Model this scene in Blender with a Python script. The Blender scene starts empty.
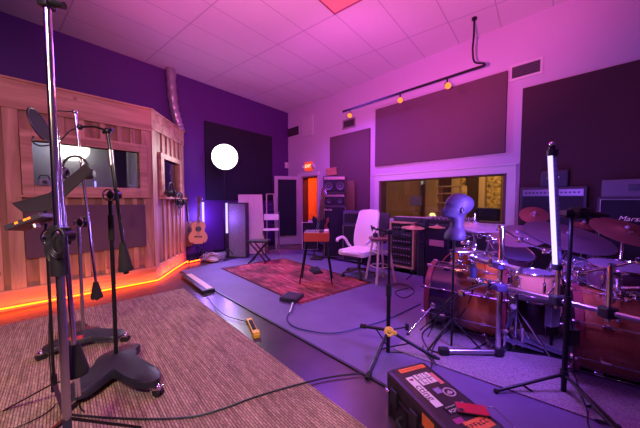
import bpy, bmesh, math, random
from mathutils import Vector, Matrix
random.seed(7)
R = math.radians
scn = bpy.context.scene
COL = scn.collection
# ---------------------------------------------------------------- camera, world, lights, exposure
FPX = 274.0; TH = R(2.9); CAMH = 1.3; CEIL = 3.97
cd = bpy.data.cameras.new('camera'); cd.sensor_width = 36; cd.lens = FPX*36/640; cd.clip_start = .02
cam = bpy.data.objects.new('camera', cd); COL.objects.link(cam)
cam.location = (0, 0, CAMH); cam.rotation_euler = (R(90)-TH, 0, 0); scn.camera = cam
scn.view_settings.view_transform = 'Standard'; scn.view_settings.look = 'None'
scn.view_settings.exposure = 0.0; scn.view_settings.gamma = 1
w = bpy.data.worlds.new('world'); scn.world = w; w.use_nodes = True
w.node_tree.nodes['Background'].inputs[0].default_value = (.30, .10, .50, 1)
w.node_tree.nodes['Background'].inputs[1].default_value = .12

def lamp(name, typ, loc, power, color, size=.3, target=None, spot=None, sy=None, blend=.6):
    l = bpy.data.lights.new(name, typ); l.energy = power; l.color = color
    if typ == 'AREA':
        l.size = size
        if sy: l.shape = 'RECTANGLE'; l.size_y = sy
    elif typ == 'SPOT': l.spot_size = R(spot); l.spot_blend = blend; l.shadow_soft_size = size
    else: l.shadow_soft_size = size
    o = bpy.data.objects.new(name, l); COL.objects.link(o); o.location = loc
    if target is not None:
        o.rotation_euler = (Vector(target)-Vector(loc)).to_track_quat('-Z', 'Y').to_euler()
    return o
# unseen wash lights added for the pink, violet and warm light, without fixtures
lamp('pink_wash_fill', 'SPOT', (.2, 1.1, 1.8), 800, (1, .13, .46), .06, (.25, 3.4, CEIL), 112)
lamp('magenta_wash_fill', 'SPOT', (.2, 3.0, 2.9), 95, (.9, .10, .75), .06, (1.0, 6.9, 2.6), 115)
lamp('violet_wash_fill', 'AREA', (-1.2, -1.0, 3.3), 50, (.36, .07, 1.0), 1.2, (-.3, 4.5, .3))
lamp('blue_floor_wash_fill', 'AREA', (.0, 5.4, 3.4), 105, (.30, .07, 1.0), 1.0, (0, 4.6, 0))
lamp('warm_booth_wash_fill', 'SPOT', (-.9, -.6, 2.3), 210, (1, .62, .36), .06, (-3.3, 3.5, .9), 75)
lamp('warm_rug_wash_fill', 'SPOT', (-.3, -.9, 3.2), 330, (1, .80, .58), .3, (-1.3, 2.0, 0), 66)

# ---------------------------------------------------------------- view rays (pixel of the photograph -> point)
_fw = Vector((0, math.cos(TH), -math.sin(TH))); _up = Vector((0, math.sin(TH), math.cos(TH))); _cam = Vector((0, 0, CAMH))
def ray(px, py): return Vector(((px-320)/FPX, 0, 0))+_fw+_up*((214-py)/FPX)
def F(px, py, z=0.0):
    d = ray(px, py); return _cam+d*((z-CAMH)/d.z)
def P(px, py, Y):
    d = ray(px, py); return _cam+d*(Y/d.y)
class Frame:
    """vertical face: local x runs left to right as seen from the room, y into the face, z up"""
    def __init__(s, o, deg):
        s.o = Vector((o[0], o[1], 0)); s.a = R(deg); s.u = Vector((math.cos(s.a), math.sin(s.a), 0)); s.n = Vector((-s.u.y, s.u.x, 0))
    def hit(s, px, py):
        d = ray(px, py); p = _cam+d*((s.o-_cam).dot(s.n)/d.dot(s.n)); return ((p-s.o).dot(s.u), p.z)
    def pt(s, x, y=0, z=0): return s.o+s.u*x+s.n*y+Vector((0, 0, z))
    def end(s, q):                                      # where this face meets the vertical through q's face
        return s.hit(*q)[0]

# ---------------------------------------------------------------- materials
MATS = {}
def mat(name, col, rough=.6, metal=0, var=0, vs=20, bump=0, bs=80, emit=None, es=0, coat=0, stretch=None, alpha=None, trans=0, spec=None):
    if name in MATS: return MATS[name]
    m = bpy.data.materials.new(name); m.use_nodes = True; nt = m.node_tree; b = nt.nodes['Principled BSDF']
    b.inputs['Base Color'].default_value = (*col, 1); b.inputs['Roughness'].default_value = rough; b.inputs['Metallic'].default_value = metal
    if coat: b.inputs['Coat Weight'].default_value = coat
    if trans: b.inputs['Transmission Weight'].default_value = trans
    if spec is not None: b.inputs['Specular IOR Level'].default_value = spec
    if emit: b.inputs['Emission Color'].default_value = (*emit, 1); b.inputs['Emission Strength'].default_value = es
    tc = nt.nodes.new('ShaderNodeTexCoord'); mp = nt.nodes.new('ShaderNodeMapping'); nt.links.new(tc.outputs['Object'], mp.inputs[0])
    if stretch: mp.inputs['Scale'].default_value = stretch
    if var:
        n = nt.nodes.new('ShaderNodeTexNoise'); n.inputs['Scale'].default_value = vs; n.inputs['Detail'].default_value = 5
        nt.links.new(mp.outputs[0], n.inputs[0])
        r = nt.nodes.new('ShaderNodeValToRGB'); r.color_ramp.elements[0].position = .3; r.color_ramp.elements[1].position = .7
        r.color_ramp.elements[0].color = (*[max(0, c*(1-var)) for c in col], 1); r.color_ramp.elements[1].color = (*[min(1, c*(1+var)) for c in col], 1)
        nt.links.new(n.outputs[0], r.inputs[0]); nt.links.new(r.outputs[0], b.inputs['Base Color'])
    if bump:
        n2 = nt.nodes.new('ShaderNodeTexNoise'); n2.inputs['Scale'].default_value = bs; nt.links.new(mp.outputs[0], n2.inputs[0])
        bp = nt.nodes.new('ShaderNodeBump'); bp.inputs['Strength'].default_value = bump; bp.inputs['Distance'].default_value = .004
        nt.links.new(n2.outputs[0], bp.inputs['Height']); nt.links.new(bp.outputs[0], b.inputs['Normal'])
    MATS[name] = m; return m
def emis(name, col, s):
    if name in MATS: return MATS[name]
    m = bpy.data.materials.new(name); m.use_nodes = True; nt = m.node_tree; nt.nodes.clear()
    e = nt.nodes.new('ShaderNodeEmission'); e.inputs[0].default_value = (*col, 1); e.inputs[1].default_value = s
    o = nt.nodes.new('ShaderNodeOutputMaterial'); nt.links.new(e.outputs[0], o.inputs[0]); MATS[name] = m; return m
def wood(name, c1, c2, scale=6, rough=.6, stretch=(1, 1, .12), coat=0):
    if name in MATS: return MATS[name]
    m = bpy.data.materials.new(name); m.use_nodes = True; nt = m.node_tree; b = nt.nodes['Principled BSDF']; N = nt.nodes.new; Lk = nt.links.new
    b.inputs['Roughness'].default_value = rough; b.inputs['Coat Weight'].default_value = coat
    tc = N('ShaderNodeTexCoord'); mp = N('ShaderNodeMapping'); mp.inputs['Scale'].default_value = stretch; Lk(tc.outputs['Object'], mp.inputs[0])
    n = N('ShaderNodeTexNoise'); n.inputs['Scale'].default_value = scale; n.inputs['Detail'].default_value = 6; n.inputs['Distortion'].default_value = 1.2; Lk(mp.outputs[0], n.inputs[0])
    r = N('ShaderNodeValToRGB'); r.color_ramp.elements[0].position = .32; r.color_ramp.elements[1].position = .66
    r.color_ramp.elements[0].color = (*c1, 1); r.color_ramp.elements[1].color = (*c2, 1); Lk(n.outputs[0], r.inputs[0])
    # knots
    v = N('ShaderNodeTexVoronoi'); v.inputs['Scale'].default_value = 2.6; Lk(tc.outputs['Object'], v.inputs[0])
    k = N('ShaderNodeValToRGB'); k.color_ramp.elements[0].position = .035; k.color_ramp.elements[1].position = .09
    k.color_ramp.elements[0].color = (.25, .2, .2, 1); k.color_ramp.elements[1].color = (1, 1, 1, 1); Lk(v.outputs['Distance'], k.inputs[0])
    mx = N('ShaderNodeMix'); mx.data_type = 'RGBA'; mx.blend_type = 'MULTIPLY'; mx.inputs[0].default_value = 1
    Lk(r.outputs[0], mx.inputs[6]); Lk(k.outputs[0], mx.inputs[7]); Lk(mx.outputs[2], b.inputs['Base Color'])
    bp = N('ShaderNodeBump'); bp.inputs['Strength'].default_value = .25; bp.inputs['Distance'].default_value = .003; Lk(n.outputs[0], bp.inputs['Height']); Lk(bp.outputs[0], b.inputs['Normal'])
    MATS[name] = m; return m

BLACK = mat('black_plastic', (.014, .014, .017), .45)
DARK = mat('dark_tolex', (.012, .010, .016), .7, bump=.3, bs=300)
STEELB = mat('black_steel', (.012, .012, .015), .32, .3)
CHROME = mat('chrome', (.75, .75, .8), .14, 1)
ALU = mat('brushed_steel', (.5, .5, .55), .3, 1)
RUBBER = mat('black_rubber', (.012, .012, .012), .85)
CABLE = mat('black_cable', (.012, .011, .014), .5)
WHITEW = mat('white_paint', (.52, .44, .56), .55, bump=.05, bs=60)
TRIMW = mat('white_trim', (.60, .57, .60), .45)
PURPLEW = mat('violet_paint', (.078, .014, .160), .6, bump=.05, bs=60)
CLOTHD = mat('dark_navy_fabric', (.010, .008, .022), .95, bump=.4, bs=400)
CLOTHM = mat('taupe_acoustic_fabric', (.115, .060, .075), .95, var=.12, vs=160, bump=.4, bs=400)
CLOTHR = mat('plum_acoustic_fabric', (.055, .022, .034), .95, var=.12, vs=160, bump=.4, bs=400)
CEDAR = wood('cedar_board', (.30, .13, .07), (.62, .34, .20), 7)
CEDAR_SHADE = wood('cedar_board_shade', (.19, .08, .042), (.42, .20, .11), 6)  # darker cedar copy: groove shade put into the colour of the recessed boards
CEDARH = wood('cedar_board_horizontal', (.34, .15, .08), (.64, .35, .21), 7, stretch=(.12, 1, 1))
GLASS = mat('booth_glass', (.9, .92, .95), .03, 0, trans=1)

# ---------------------------------------------------------------- mesh helpers
class MB:
    def __init__(s): s.bm = bmesh.new()
    def _x(s, vs, rot, loc):
        mt = Matrix.Translation(Vector(loc)) @ (rot.to_4x4() if rot is not None else Matrix.Identity(4))
        bmesh.ops.transform(s.bm, matrix=mt, verts=vs)
    def box(s, c, d, rot=None, bev=0):
        g = bmesh.ops.create_cube(s.bm, size=1); vs = g['verts']
        bmesh.ops.scale(s.bm, vec=Vector(d), verts=vs)
        if bev:
            es = list({e for v in vs for e in v.link_edges})
            r = bmesh.ops.bevel(s.bm, geom=es, offset=min(bev, min(d)*.45), segments=2, affect='EDGES', profile=.6)
            vs = list({v for f in r['faces'] for v in f.verts} | {v for v in vs if v.is_valid})
        s._x(vs, rot, c); return s
    def bx(s, x0, x1, y0, y1, z0, z1, bev=0):
        return s.box(((x0+x1)/2, (y0+y1)/2, (z0+z1)/2), (abs(x1-x0), abs(y1-y0), abs(z1-z0)), None, bev)
    def beam(s, a, b, w_, h_, bev=0):                   # rectangular bar between two points
        a = Vector(a); b = Vector(b); d = b-a; q = d.to_track_quat('Z', 'Y').to_matrix()
        return s.box((a+b)/2, (w_, h_, d.length), q, bev)
    def tube(s, a, b, r0, r1=None, n=12):
        a = Vector(a); b = Vector(b); d = b-a; r1 = r0 if r1 is None else r1
        if d.length < 1e-6: return s
        q = d.to_track_quat('Z', 'Y').to_matrix()
        g = bmesh.ops.create_cone(s.bm, cap_ends=True, segments=n, radius1=r0, radius2=r1, depth=d.length)
        s._x(g['verts'], q, (a+b)/2); return s
    def path(s, pts, r, n=8, smooth=True, closed=False):
        pts = [Vector(p) for p in pts]
        if smooth and len(pts) > 2:
            o = []; m = len(pts); k = 6; rng = range(m if closed else m-1)
            for i in rng:
                p1 = pts[i]; p2 = pts[(i+1) % m]
                p0 = pts[(i-1) % m] if closed or i > 0 else p1; p3 = pts[(i+2) % m] if closed or i < m-2 else p2
                for j in range(k):
                    t = j/k; o.append(.5*((2*p1)+(p2-p0)*t+(2*p0-5*p1+4*p2-p3)*t*t+(3*p1-p0-3*p2+p3)*t**3))
            if not closed: o.append(pts[-1])
            pts = o
        rings = []; up = Vector((.13, .21, .97)); m = len(pts)
        for i, p in enumerate(pts):
            if closed: d = pts[(i+1) % m]-pts[i-1]
            else: d = (pts[min(i+1, m-1)]-pts[max(i-1, 0)])
            if d.length < 1e-9: d = Vector((0, 0, 1))
            d.normalize(); a = d.cross(up)
            if a.length < .05: a = d.cross(Vector((1, 0, 0)))
            a.normalize(); b = d.cross(a)
            rr = r[min(i*len(r)//m, len(r)-1)] if isinstance(r, (list, tuple)) else r
            rings.append([s.bm.verts.new(p+a*math.cos(2*math.pi*k/n)*rr+b*math.sin(2*math.pi*k/n)*rr) for k in range(n)])
        for i in range(m if closed else m-1):
            A = rings[i]; B = rings[(i+1) % m]
            for k in range(n): s.bm.faces.new((A[k], A[(k+1) % n], B[(k+1) % n], B[k]))
        if not closed: s.bm.faces.new(rings[0][::-1]); s.bm.faces.new(rings[-1])
        return s
    def lathe(s, prof, c=(0, 0, 0), rot=None, n=32, a0=0, a1=360):
        full = abs(a1-a0) >= 360; k = n if full else n+1; rings = []; new = []
        for r, z in prof:
            if r < 1e-6: v = s.bm.verts.new((0, 0, z)); rings.append([v]*k); new.append(v)
            else:
                rg = [s.bm.verts.new((r*math.cos(R(a0+(a1-a0)*i/n)), r*math.sin(R(a0+(a1-a0)*i/n)), z)) for i in range(k)]; rings.append(rg); new += rg
        for A, B in zip(rings, rings[1:]):
            for i in range(k if full else k-1):
                j = (i+1) % k; q = []
                for v in (A[i], A[j], B[j], B[i]):
                    if v not in q: q.append(v)
                if len(q) > 2:
                    try: s.bm.faces.new(q)
                    except ValueError: pass
        s._x(new, rot, c); return s
    def torus(s, c, r, t, rot=None, n=32, m=8):
        return s.lathe([(r+t*math.cos(2*math.pi*i/m), t*math.sin(2*math.pi*i/m)) for i in range(m+1)], c, rot, n)
    def ball(s, c, r, sc=(1, 1, 1), n=16, rot=None):
        g = bmesh.ops.create_uvsphere(s.bm, u_segments=n, v_segments=max(6, n//2), radius=r)
        bmesh.ops.scale(s.bm, vec=Vector(sc), verts=g['verts']); s._x(g['verts'], rot, c); return s
    def prism(s, pts, dvec):                            # polygon (3-D points) pushed by dvec
        dv = Vector(dvec); A = [s.bm.verts.new(Vector(p)) for p in pts]; B = [s.bm.verts.new(Vector(p)+dv) for p in pts]; n = len(A)
        s.bm.faces.new(A[::-1]); s.bm.faces.new(B)
        for i in range(n): s.bm.faces.new((A[i], A[(i+1) % n], B[(i+1) % n], B[i]))
        return s
    def quad(s, pts): s.bm.faces.new([s.bm.verts.new(Vector(p)) for p in pts]); return s
    def build(s, name, m, parent=None, smooth=False, world=False, bev=0, sub=0, label=None):
        bmesh.ops.remove_doubles(s.bm, verts=s.bm.verts, dist=1e-5)
        bmesh.ops.recalc_face_normals(s.bm, faces=s.bm.faces)
        if world and parent is not None: bmesh.ops.transform(s.bm, matrix=wm(parent).inverted(), verts=s.bm.verts)
        loc0 = None
        if world and parent is None and s.bm.verts:     # put the origin at the base centre
            xs = [v.co.x for v in s.bm.verts]; ys = [v.co.y for v in s.bm.verts]; zs = [v.co.z for v in s.bm.verts]
            loc0 = Vector(((min(xs)+max(xs))/2, (min(ys)+max(ys))/2, min(zs))); bmesh.ops.translate(s.bm, vec=-loc0, verts=s.bm.verts)
        me = bpy.data.meshes.new(name); s.bm.to_mesh(me); s.bm.free(); me.materials.append(m)
        if smooth:
            for p in me.polygons: p.use_smooth = True
            try: me.set_sharp_from_angle(angle=R(38))
            except Exception: pass
        o = bpy.data.objects.new(name, me); COL.objects.link(o)
        if parent is not None: o.parent = parent
        if loc0 is not None: o.location = loc0
        if label: o['label'] = label
        if bev:
            b = o.modifiers.new('bevel', 'BEVEL'); b.width = bev; b.segments = 2; b.limit_method = 'ANGLE'
        if sub:
            b = o.modifiers.new('sub', 'SUBSURF'); b.levels = sub; b.render_levels = sub
        return o
def wm(o):
    m = Matrix.Identity(4)
    while o is not None:
        m = (Matrix.Translation(o.location) @ o.rotation_euler.to_matrix().to_4x4()) @ m; o = o.parent
    return m
def tag(o, label, cat, group=None):
    o['label'] = label; o['category'] = cat
    if group: o['group'] = group
    return o
def T(name, label, cat, loc=(0, 0, 0), rz=0, group=None):
    o = bpy.data.objects.new(name, None); COL.objects.link(o); o.location = Vector(loc); o.rotation_euler = (0, 0, rz)
    o.empty_display_size = .1
    return tag(o, label, cat, group)
def struct(o): o['kind'] = 'structure'; return o
def dup(o, parent=None):
    c = o.copy(); COL.objects.link(c); c.parent = parent
    for ch in [x for x in COL.objects if x.parent is o]: dup(ch, c)
    return c
def dupt(root, loc, rz, label=None, group=None):
    c = dup(root); c.location = loc; c.rotation_euler = (0, 0, rz)
    if label: c['label'] = label
    if group: c['group'] = group
    return c
def text(s_, name, m, parent, mtx, size=.1, ext=.001, shear=0, align='CENTER'):
    cu = bpy.data.curves.new(name, 'FONT'); cu.body = s_; cu.size = size; cu.extrude = ext; cu.align_x = align; cu.align_y = 'CENTER'; cu.shear = shear
    t = bpy.data.objects.new(name+'_tmp', cu); COL.objects.link(t); bpy.context.view_layer.update()
    me = bpy.data.meshes.new_from_object(t); bpy.data.objects.remove(t)
    me.transform(mtx); me.materials.clear(); me.materials.append(m)
    o = bpy.data.objects.new(name, me); COL.objects.link(o); o.parent = parent; return o
FACE = Matrix.Rotation(R(90), 4, 'X')                   # text standing up, read from -y
def rotm(ax, deg): return Matrix.Rotation(R(deg), 3, ax)

# ================================================================ SETTING
C = F(288, 113, CEIL); C = Vector((C.x, C.y, 0))
WW = Frame(C, -47.8)                                    # white wall
PW = Frame(C, 52.0)                                     # violet wall (x negative going left)
WL = 11.0; PL = 10.5
cB = WW.pt(WL); cA = PW.pt(-PL); cD = Vector((cB.x-3.2, -4.6, 0)); cE = Vector((cA.x+2.6, -4.6, 0))
# ceiling tiles
def ceil_mat():
    m = bpy.data.materials.new('ceiling_tiles'); m.use_nodes = True; nt = m.node_tree; b = nt.nodes['Principled BSDF']; N = nt.nodes.new; Lk = nt.links.new
    b.inputs['Roughness'].default_value = .8
    tc = N('ShaderNodeTexCoord'); mp = N('ShaderNodeMapping'); mp.vector_type = 'TEXTURE'
    mp.inputs['Location'].default_value = (-.254, 4.467, 0); mp.inputs['Rotation'].default_value = (0, 0, R(51)); Lk(tc.outputs['Object'], mp.inputs[0])
    sx = N('ShaderNodeSeparateXYZ'); Lk(mp.outputs[0], sx.inputs[0])
    ds = []
    for i, sp in ((0, 1.216), (1, .608)):
        a = N('ShaderNodeMath'); a.operation = 'PINGPONG'; a.inputs[1].default_value = sp/2; Lk(sx.outputs[i], a.inputs[0])
        c = N('ShaderNodeMath'); c.operation = 'LESS_THAN'; c.inputs[1].default_value = .009 if i == 0 else .007; Lk(a.outputs[0], c.inputs[0]); ds.append(c)
    mx = N('ShaderNodeMath'); mx.operation = 'MAXIMUM'; Lk(ds[0].outputs[0], mx.inputs[0]); Lk(ds[1].outputs[0], mx.inputs[1])
    n = N('ShaderNodeTexNoise'); n.inputs['Scale'].default_value = 60; Lk(tc.outputs['Object'], n.inputs[0])
    r = N('ShaderNodeValToRGB'); r.color_ramp.elements[0].color = (.60, .57, .60, 1); r.color_ramp.elements[1].color = (.72, .69, .72, 1); Lk(n.outputs[0], r.inputs[0])
    c = N('ShaderNodeMix'); c.data_type = 'RGBA'; Lk(mx.outputs[0], c.inputs[0]); Lk(r.outputs[0], c.inputs[6]); c.inputs[7].default_value = (.46, .42, .47, 1)
    Lk(c.outputs[2], b.inputs['Base Color'])
    bp = N('ShaderNodeBump'); bp.invert = True; bp.inputs['Strength'].default_value = .5; bp.inputs['Distance'].default_value = .006; Lk(mx.outputs[0], bp.inputs['Height']); Lk(bp.outputs[0], b.inputs['Normal'])
    return m
up3 = Vector((0, 0, 1))
poly = [cA, C, cB, cD, cE]
mb = MB(); mb.prism([p+up3*CEIL for p in poly], (0, 0, .1)); struct(mb.build('ceiling', ceil_mat()))
FLOORM = mat('dark_painted_concrete', (.060, .034, .046), .30, var=.35, vs=3.0, bump=.06, bs=30)
# the floor runs on under the far rooms too
mb = MB(); mb.prism([cA+Vector((-1, 1, 0)), C+Vector((-.4, 4, 0)), cB+Vector((4, 2, 0)), cD+Vector((1, -1, 0)), cE+Vector((-1, -1, 0))], (0, 0, -.1)); struct(mb.build('floor', FLOORM))
# violet wall
def wallobj(name, fr, boxes, m):
    mb = MB()
    for x0, x1, y0, y1, z0, z1 in boxes: mb.bx(x0, x1, y0, y1, z0, z1)
    o = mb.build(name, m); o.location = fr.o; o.rotation_euler = (0, 0, fr.a); return struct(o)
wallobj('wall_left', PW, [(-PL, .1, 0, .15, 0, CEIL)], PURPLEW)
DX0, DX1, DZ = .70, 1.37, 1.96                          # doorway
GX0, GX1, GZ0, GZ1 = 3.40, 5.78, .92, 1.715             # control room window
wallobj('wall_right', WW, [(0, DX0, 0, .18, 0, CEIL), (DX0, DX1, 0, .18, DZ, CEIL), (DX1, GX0, 0, .18, 0, CEIL), (GX0, GX1, 0, .18, GZ1, CEIL),
                           (GX0, GX1, 0, .18, 0, GZ0), (GX1, WL, 0, .18, 0, CEIL)], WHITEW)
for nm, a, b in (('wall_back', cE, cD), ('wall_near_left', cA, cE), ('wall_near_right', cD, cB)):
    d = (b-a); a2 = math.atan2(d.y, d.x); mb = MB(); mb.bx(0, d.length, -.15, 0, 0, CEIL); o = mb.build(nm, PURPLEW if nm != 'wall_near_right' else WHITEW); o.location = a; o.rotation_euler = (0, 0, a2); struct(o)
# door casing, stop
def onwall(o, fr, x=0, z=0, y=0): o.location = fr.pt(x, y, z); o.rotation_euler = (0, 0, fr.a); return o
mb = MB(); mb.bx(DX0-.09, DX0, -.02, .0, 0, DZ+.09); mb.bx(DX1, DX1+.05, -.02, 0, 0, DZ+.09); mb.bx(DX0-.16, DX1+.07, -.07, 0, DZ+.02, DZ+.12); struct(onwall(mb.build('trim_1', TRIMW), WW))
mb = MB(); mb.bx(DX0, DX0+.03, 0, .2, 0, DZ); mb.bx(DX1-.03, DX1, 0, .2, 0, DZ); mb.bx(DX0, DX1, 0, .2, DZ-.03, DZ); struct(onwall(mb.build('trim_2', mat('dark_door_jamb', (.10, .035, .02), .5)), WW))
# baseboards
mb = MB(); mb.bx(-3.2, 0, -.015, 0, 0, .1); struct(onwall(mb.build('baseboard_left', mat('dark_baseboard', (.02, .01, .04), .5)), PW))
mb = MB(); mb.bx(DX1+.05, WL, -.015, 0, 0, .1); struct(onwall(mb.build('baseboard_right', mat('dark_baseboard', (.02, .01, .04), .5)), WW))
# corridor behind the doorway (orange lit)
ORW = mat('corridor_paint', (.70, .36, .16), .6)
mb = MB(); mb.bx(-.35, 2.6, 1.55, 1.65, 0, 2.6); mb.bx(-.45, -.35, .18, 1.65, 0, 2.6); mb.bx(2.6, 2.7, .18, 1.65, 0, 2.6); mb.bx(-.45, 2.7, .18, 1.65, 2.6, 2.7)
struct(onwall(mb.build('wall_corridor', ORW), WW))
CDF = Frame(WW.pt(0, 1.45), -47.8)
t = T('corridor_door', 'dark brown corridor door glimpsed through the open orange-lit doorway', 'door', CDF.pt(CDF.hit(312.5, 200)[0]-.72), WW.a)
mb = MB(); mb.bx(0, .72, 0, .04, .01, 1.62); mb.build('door_panel', mat('brown_door', (.28, .08, .03), .5), t)
mb = MB(); mb.ball((.64, -.04, .95), .03); mb.build('door_knob', ALU, t, True)
lamp('corridor_lamp', 'POINT', WW.pt(1.0, .9, 2.4), 75, (1, .15, .015), .1)
# open door leaf
hl = WW.pt(DX0, -.03); tip = Vector((P(275.5, 247, 7.95).x, 7.85, 0)); dv = hl-tip
t = struct(T('door_1', 'x', 'x', tip, math.atan2(dv.y, dv.x))); del t['category']; t['label'] = 'open studio door covered by a dark acoustic panel'
Wd = dv.length; DH = 1.99
mb = MB(); mb.bx(0, Wd, 0, .045, .01, DH, .004); mb.build('door_leaf', mat('door_paint', (.34, .28, .33), .5), t)
mb = MB(); mb.bx(.10, Wd-.16, -.05, 0, .28, DH-.10, .008); mb.build('acoustic_panel', CLOTHD, t, label='dark navy acoustic panel on the door')
mb = MB(); mb.tube((.06, 0, .95), (.06, -.05, .95), .012); mb.tube((.06, -.05, .95), (.13, -.05, .95), .01); mb.build('door_handle', ALU, t, True)
# control-room window: casing, frame, glass
t = struct(T('window_1', '', '', WW.pt(GX0, 0, 0), WW.a)); del t['category']; t['label'] = 'wide control room window with white casing'
W_ = GX1-GX0; k = .12
mb = MB(); mb.bx(-k, 0, -.02, .0, GZ0-k, GZ1+k); mb.bx(W_, W_+k, -.02, 0, GZ0-k, GZ1+k); mb.bx(-k, W_+k, -.022, 0, GZ1, GZ1+k); mb.bx(-k, W_+k, -.022, 0, GZ0-k, GZ0); mb.bx(-k-.02, W_+k+.02, -.035, 0, GZ1+k, GZ1+k+.025)
mb.build('window_casing', TRIMW, t)
mb = MB(); mb.bx(0, .05, 0, .2, GZ0, GZ1); mb.bx(W_-.05, W_, 0, .2, GZ0, GZ1); mb.bx(0, W_, 0, .2, GZ1-.02, GZ1); mb.bx(0, W_, 0, .2, GZ0, GZ0+.03); mb.build('window_frame', mat('brown_frame', (.09, .045, .04), .5), t)
mb = MB(); mb.bx(.05, W_-.05, .09, .10, GZ0+.03, GZ1-.02); mb.build('pane', GLASS, t)
# control room beyond
CRW = wood('control_room_panelling', (.30, .17, .07), (.42, .25, .10), 3)
mb = MB(); mb.bx(2.75, 8.6, 3.0, 3.1, 0, 2.9); mb.bx(2.72, 2.82, .18, 3.1, 0, 2.9); mb.bx(8.6, 8.7, .18, 3.1, 0, 2.9); mb.bx(2.72, 8.7, .18, 3.1, 2.9, 3.0)
struct(onwall(mb.build('wall_control_room', CRW), WW))
lamp('booth_fill', 'POINT', Vector((-3.71, 3.67, 2.3)), 5, (.7, .72, 1), .1); lamp('booth_fill', 'POINT', Vector((-3.02, 5.11, 2.2)), 3, (.85, .8, .8), .1)  # fill lights added to brighten the booth interior, no lamps of their own
for x_ in (-2.3, -1.2, -.45): lamp('led_strip_light', 'AREA', (Vector((-2.66, 4.35, 0))+Vector((math.cos(R(49)), math.sin(R(49)), 0))*x_+Vector((math.sin(R(49)), -math.cos(R(49)), 0))*.13+Vector((0, 0, .02))), 3.2, (1, .17, .02), .95, (Vector((-2.66, 4.35, 0))+Vector((math.cos(R(49)), math.sin(R(49)), 0))*x_+Vector((0, 0, .16))), sy=.02)
lamp('led_strip_light', 'AREA', (-2.60, 4.95, .02), 4, (1, .17, .02), 1.1, (-2.80, 4.95, .20), sy=.02)
lamp('control_room_lamp', 'AREA', WW.pt(5.2, 1.5, 2.8), 52, (1, .58, .22), .8, WW.pt(5.4, 2.6, .6))
# things in the control room, seen through the glass
CW = Frame(WW.pt(0, 2.9), -47.8)
def crx(px, py=205): return CW.hit(px, py)[0]
def crz(px, py): return CW.hit(px, py)[1]
def crpanel(name, label, p0, p1, m, th=.06, z0=.05, z1=2.5, cat='wall panel'):
    x0, x1 = crx(p0), crx(p1); mb = MB(); mb.bx(-(x1-x0)/2, (x1-x0)/2, -th, 0, 0, z1-z0, .01); o = mb.build(name, m); o.location = CW.pt((x0+x1)/2, 0, z0); o.rotation_euler = (0, 0, CW.a); return tag(o, label, cat)
LTW = mat('cream_panel', (.62, .44, .24), .6); DKP = mat('dark_brown_panel', (.06, .025, .03), .7)
crpanel('wood_panel', 'pale tall panel at the left in the control room behind glass', 398, 412, mat('mauve_panel', (.34, .20, .22), .7))
crpanel('wood_panel', 'narrow dark panel left of the desk lamp in the control room', 412.5, 419, DKP)
crpanel('wood_column', 'light wooden column left of the dark doorway in the control room', 427, 438, LTW, .12)
crpanel('dark_door', 'dark door in the control room behind the mannequin face', 440, 452, DKP, .04, cat='door')
crpanel('wood_column', 'light wooden column right of the dark door in the control room', 453, 460, LTW, .14)
crpanel('dark_panel', 'dark tall panel above the mannequin head in the control room', 466, 479, DKP)
crpanel('wood_column', 'light wooden column beside the speckled stone panel in the control room', 480, 486, LTW, .14)
ST = mat('speckled_stone', (.42, .29, .10), .8, var=.95, vs=14)
crpanel('stone_panel', 'speckled golden diffuser panel at the right of the control room', 487, 501, ST)
crpanel('stone_panel', 'speckled golden diffuser strip behind the mannequin head', 460.5, 465.5, ST)
x, z = CW.hit(449, 207); t = T('desk_lamp', 'small glowing lamp on the desk in the control room', 'lamp', CW.pt(x, -1.0, .80), CW.a)
MB().lathe([(.0, .17), (.05, .165), (.085, .09), (.09, .05)], n=20).build('lamp_shade', emis('warm_shade', (1, .62, .22), 2.2), t, True); MB().tube((0, 0, 0), (0, 0, .1), .012).build('base', BLACK, t, True)
t = T('desk', 'long dark desk in the control room behind the glass', 'desk', WW.pt(4.7, 1.9, 0), WW.a); MB().bx(-1.2, 1.6, -.4, .4, .74, .80, .005).build('desktop', mat('desk_top', (.12, .06, .04), .5), t)
for sx in (-1.15, 1.55): MB().bx(sx-.03, sx+.03, -.38, .38, 0, .74).build('side_panel', mat('desk_top', (.12, .06, .04), .5), t)
for px, lb in ((387, 'pale monitor on a shelf at the left edge of the control room'), ):
    t = T('monitor', lb, 'monitor', WW.pt(WW.hit(px, 205)[0]+.12, 1.0, 1.05), WW.a+.3); MB().bx(-.13, .13, -.02, .02, .12, .34, .01).build('screen', mat('pale_screen', (.14, .12, .17), .4, emit=(.6, .5, .75), es=.03), t); MB().tube((0, 0, 0), (0, 0, .14), .02).build('neck', ALU, t, True); MB().bx(-.12, .12, -.08, .08, 0, .015).build('foot', ALU, t)
for px, lb in ((396, 'cream upper shelf with gear at the left of the control room'), ):
    t = T('shelf', lb, 'shelf', WW.pt(WW.hit(px, 205)[0]+.35, 1.9, 0), WW.a)
    for z in (1.0, 1.22, 1.45, 1.62): MB().bx(-.3, .3, -.15, .15, z, z+.03).build('board', LTW, t)
    for sx in (-.3, .28): MB().bx(sx, sx+.02, -.15, .15, 0, 1.65).build('upright', LTW, t)
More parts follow.
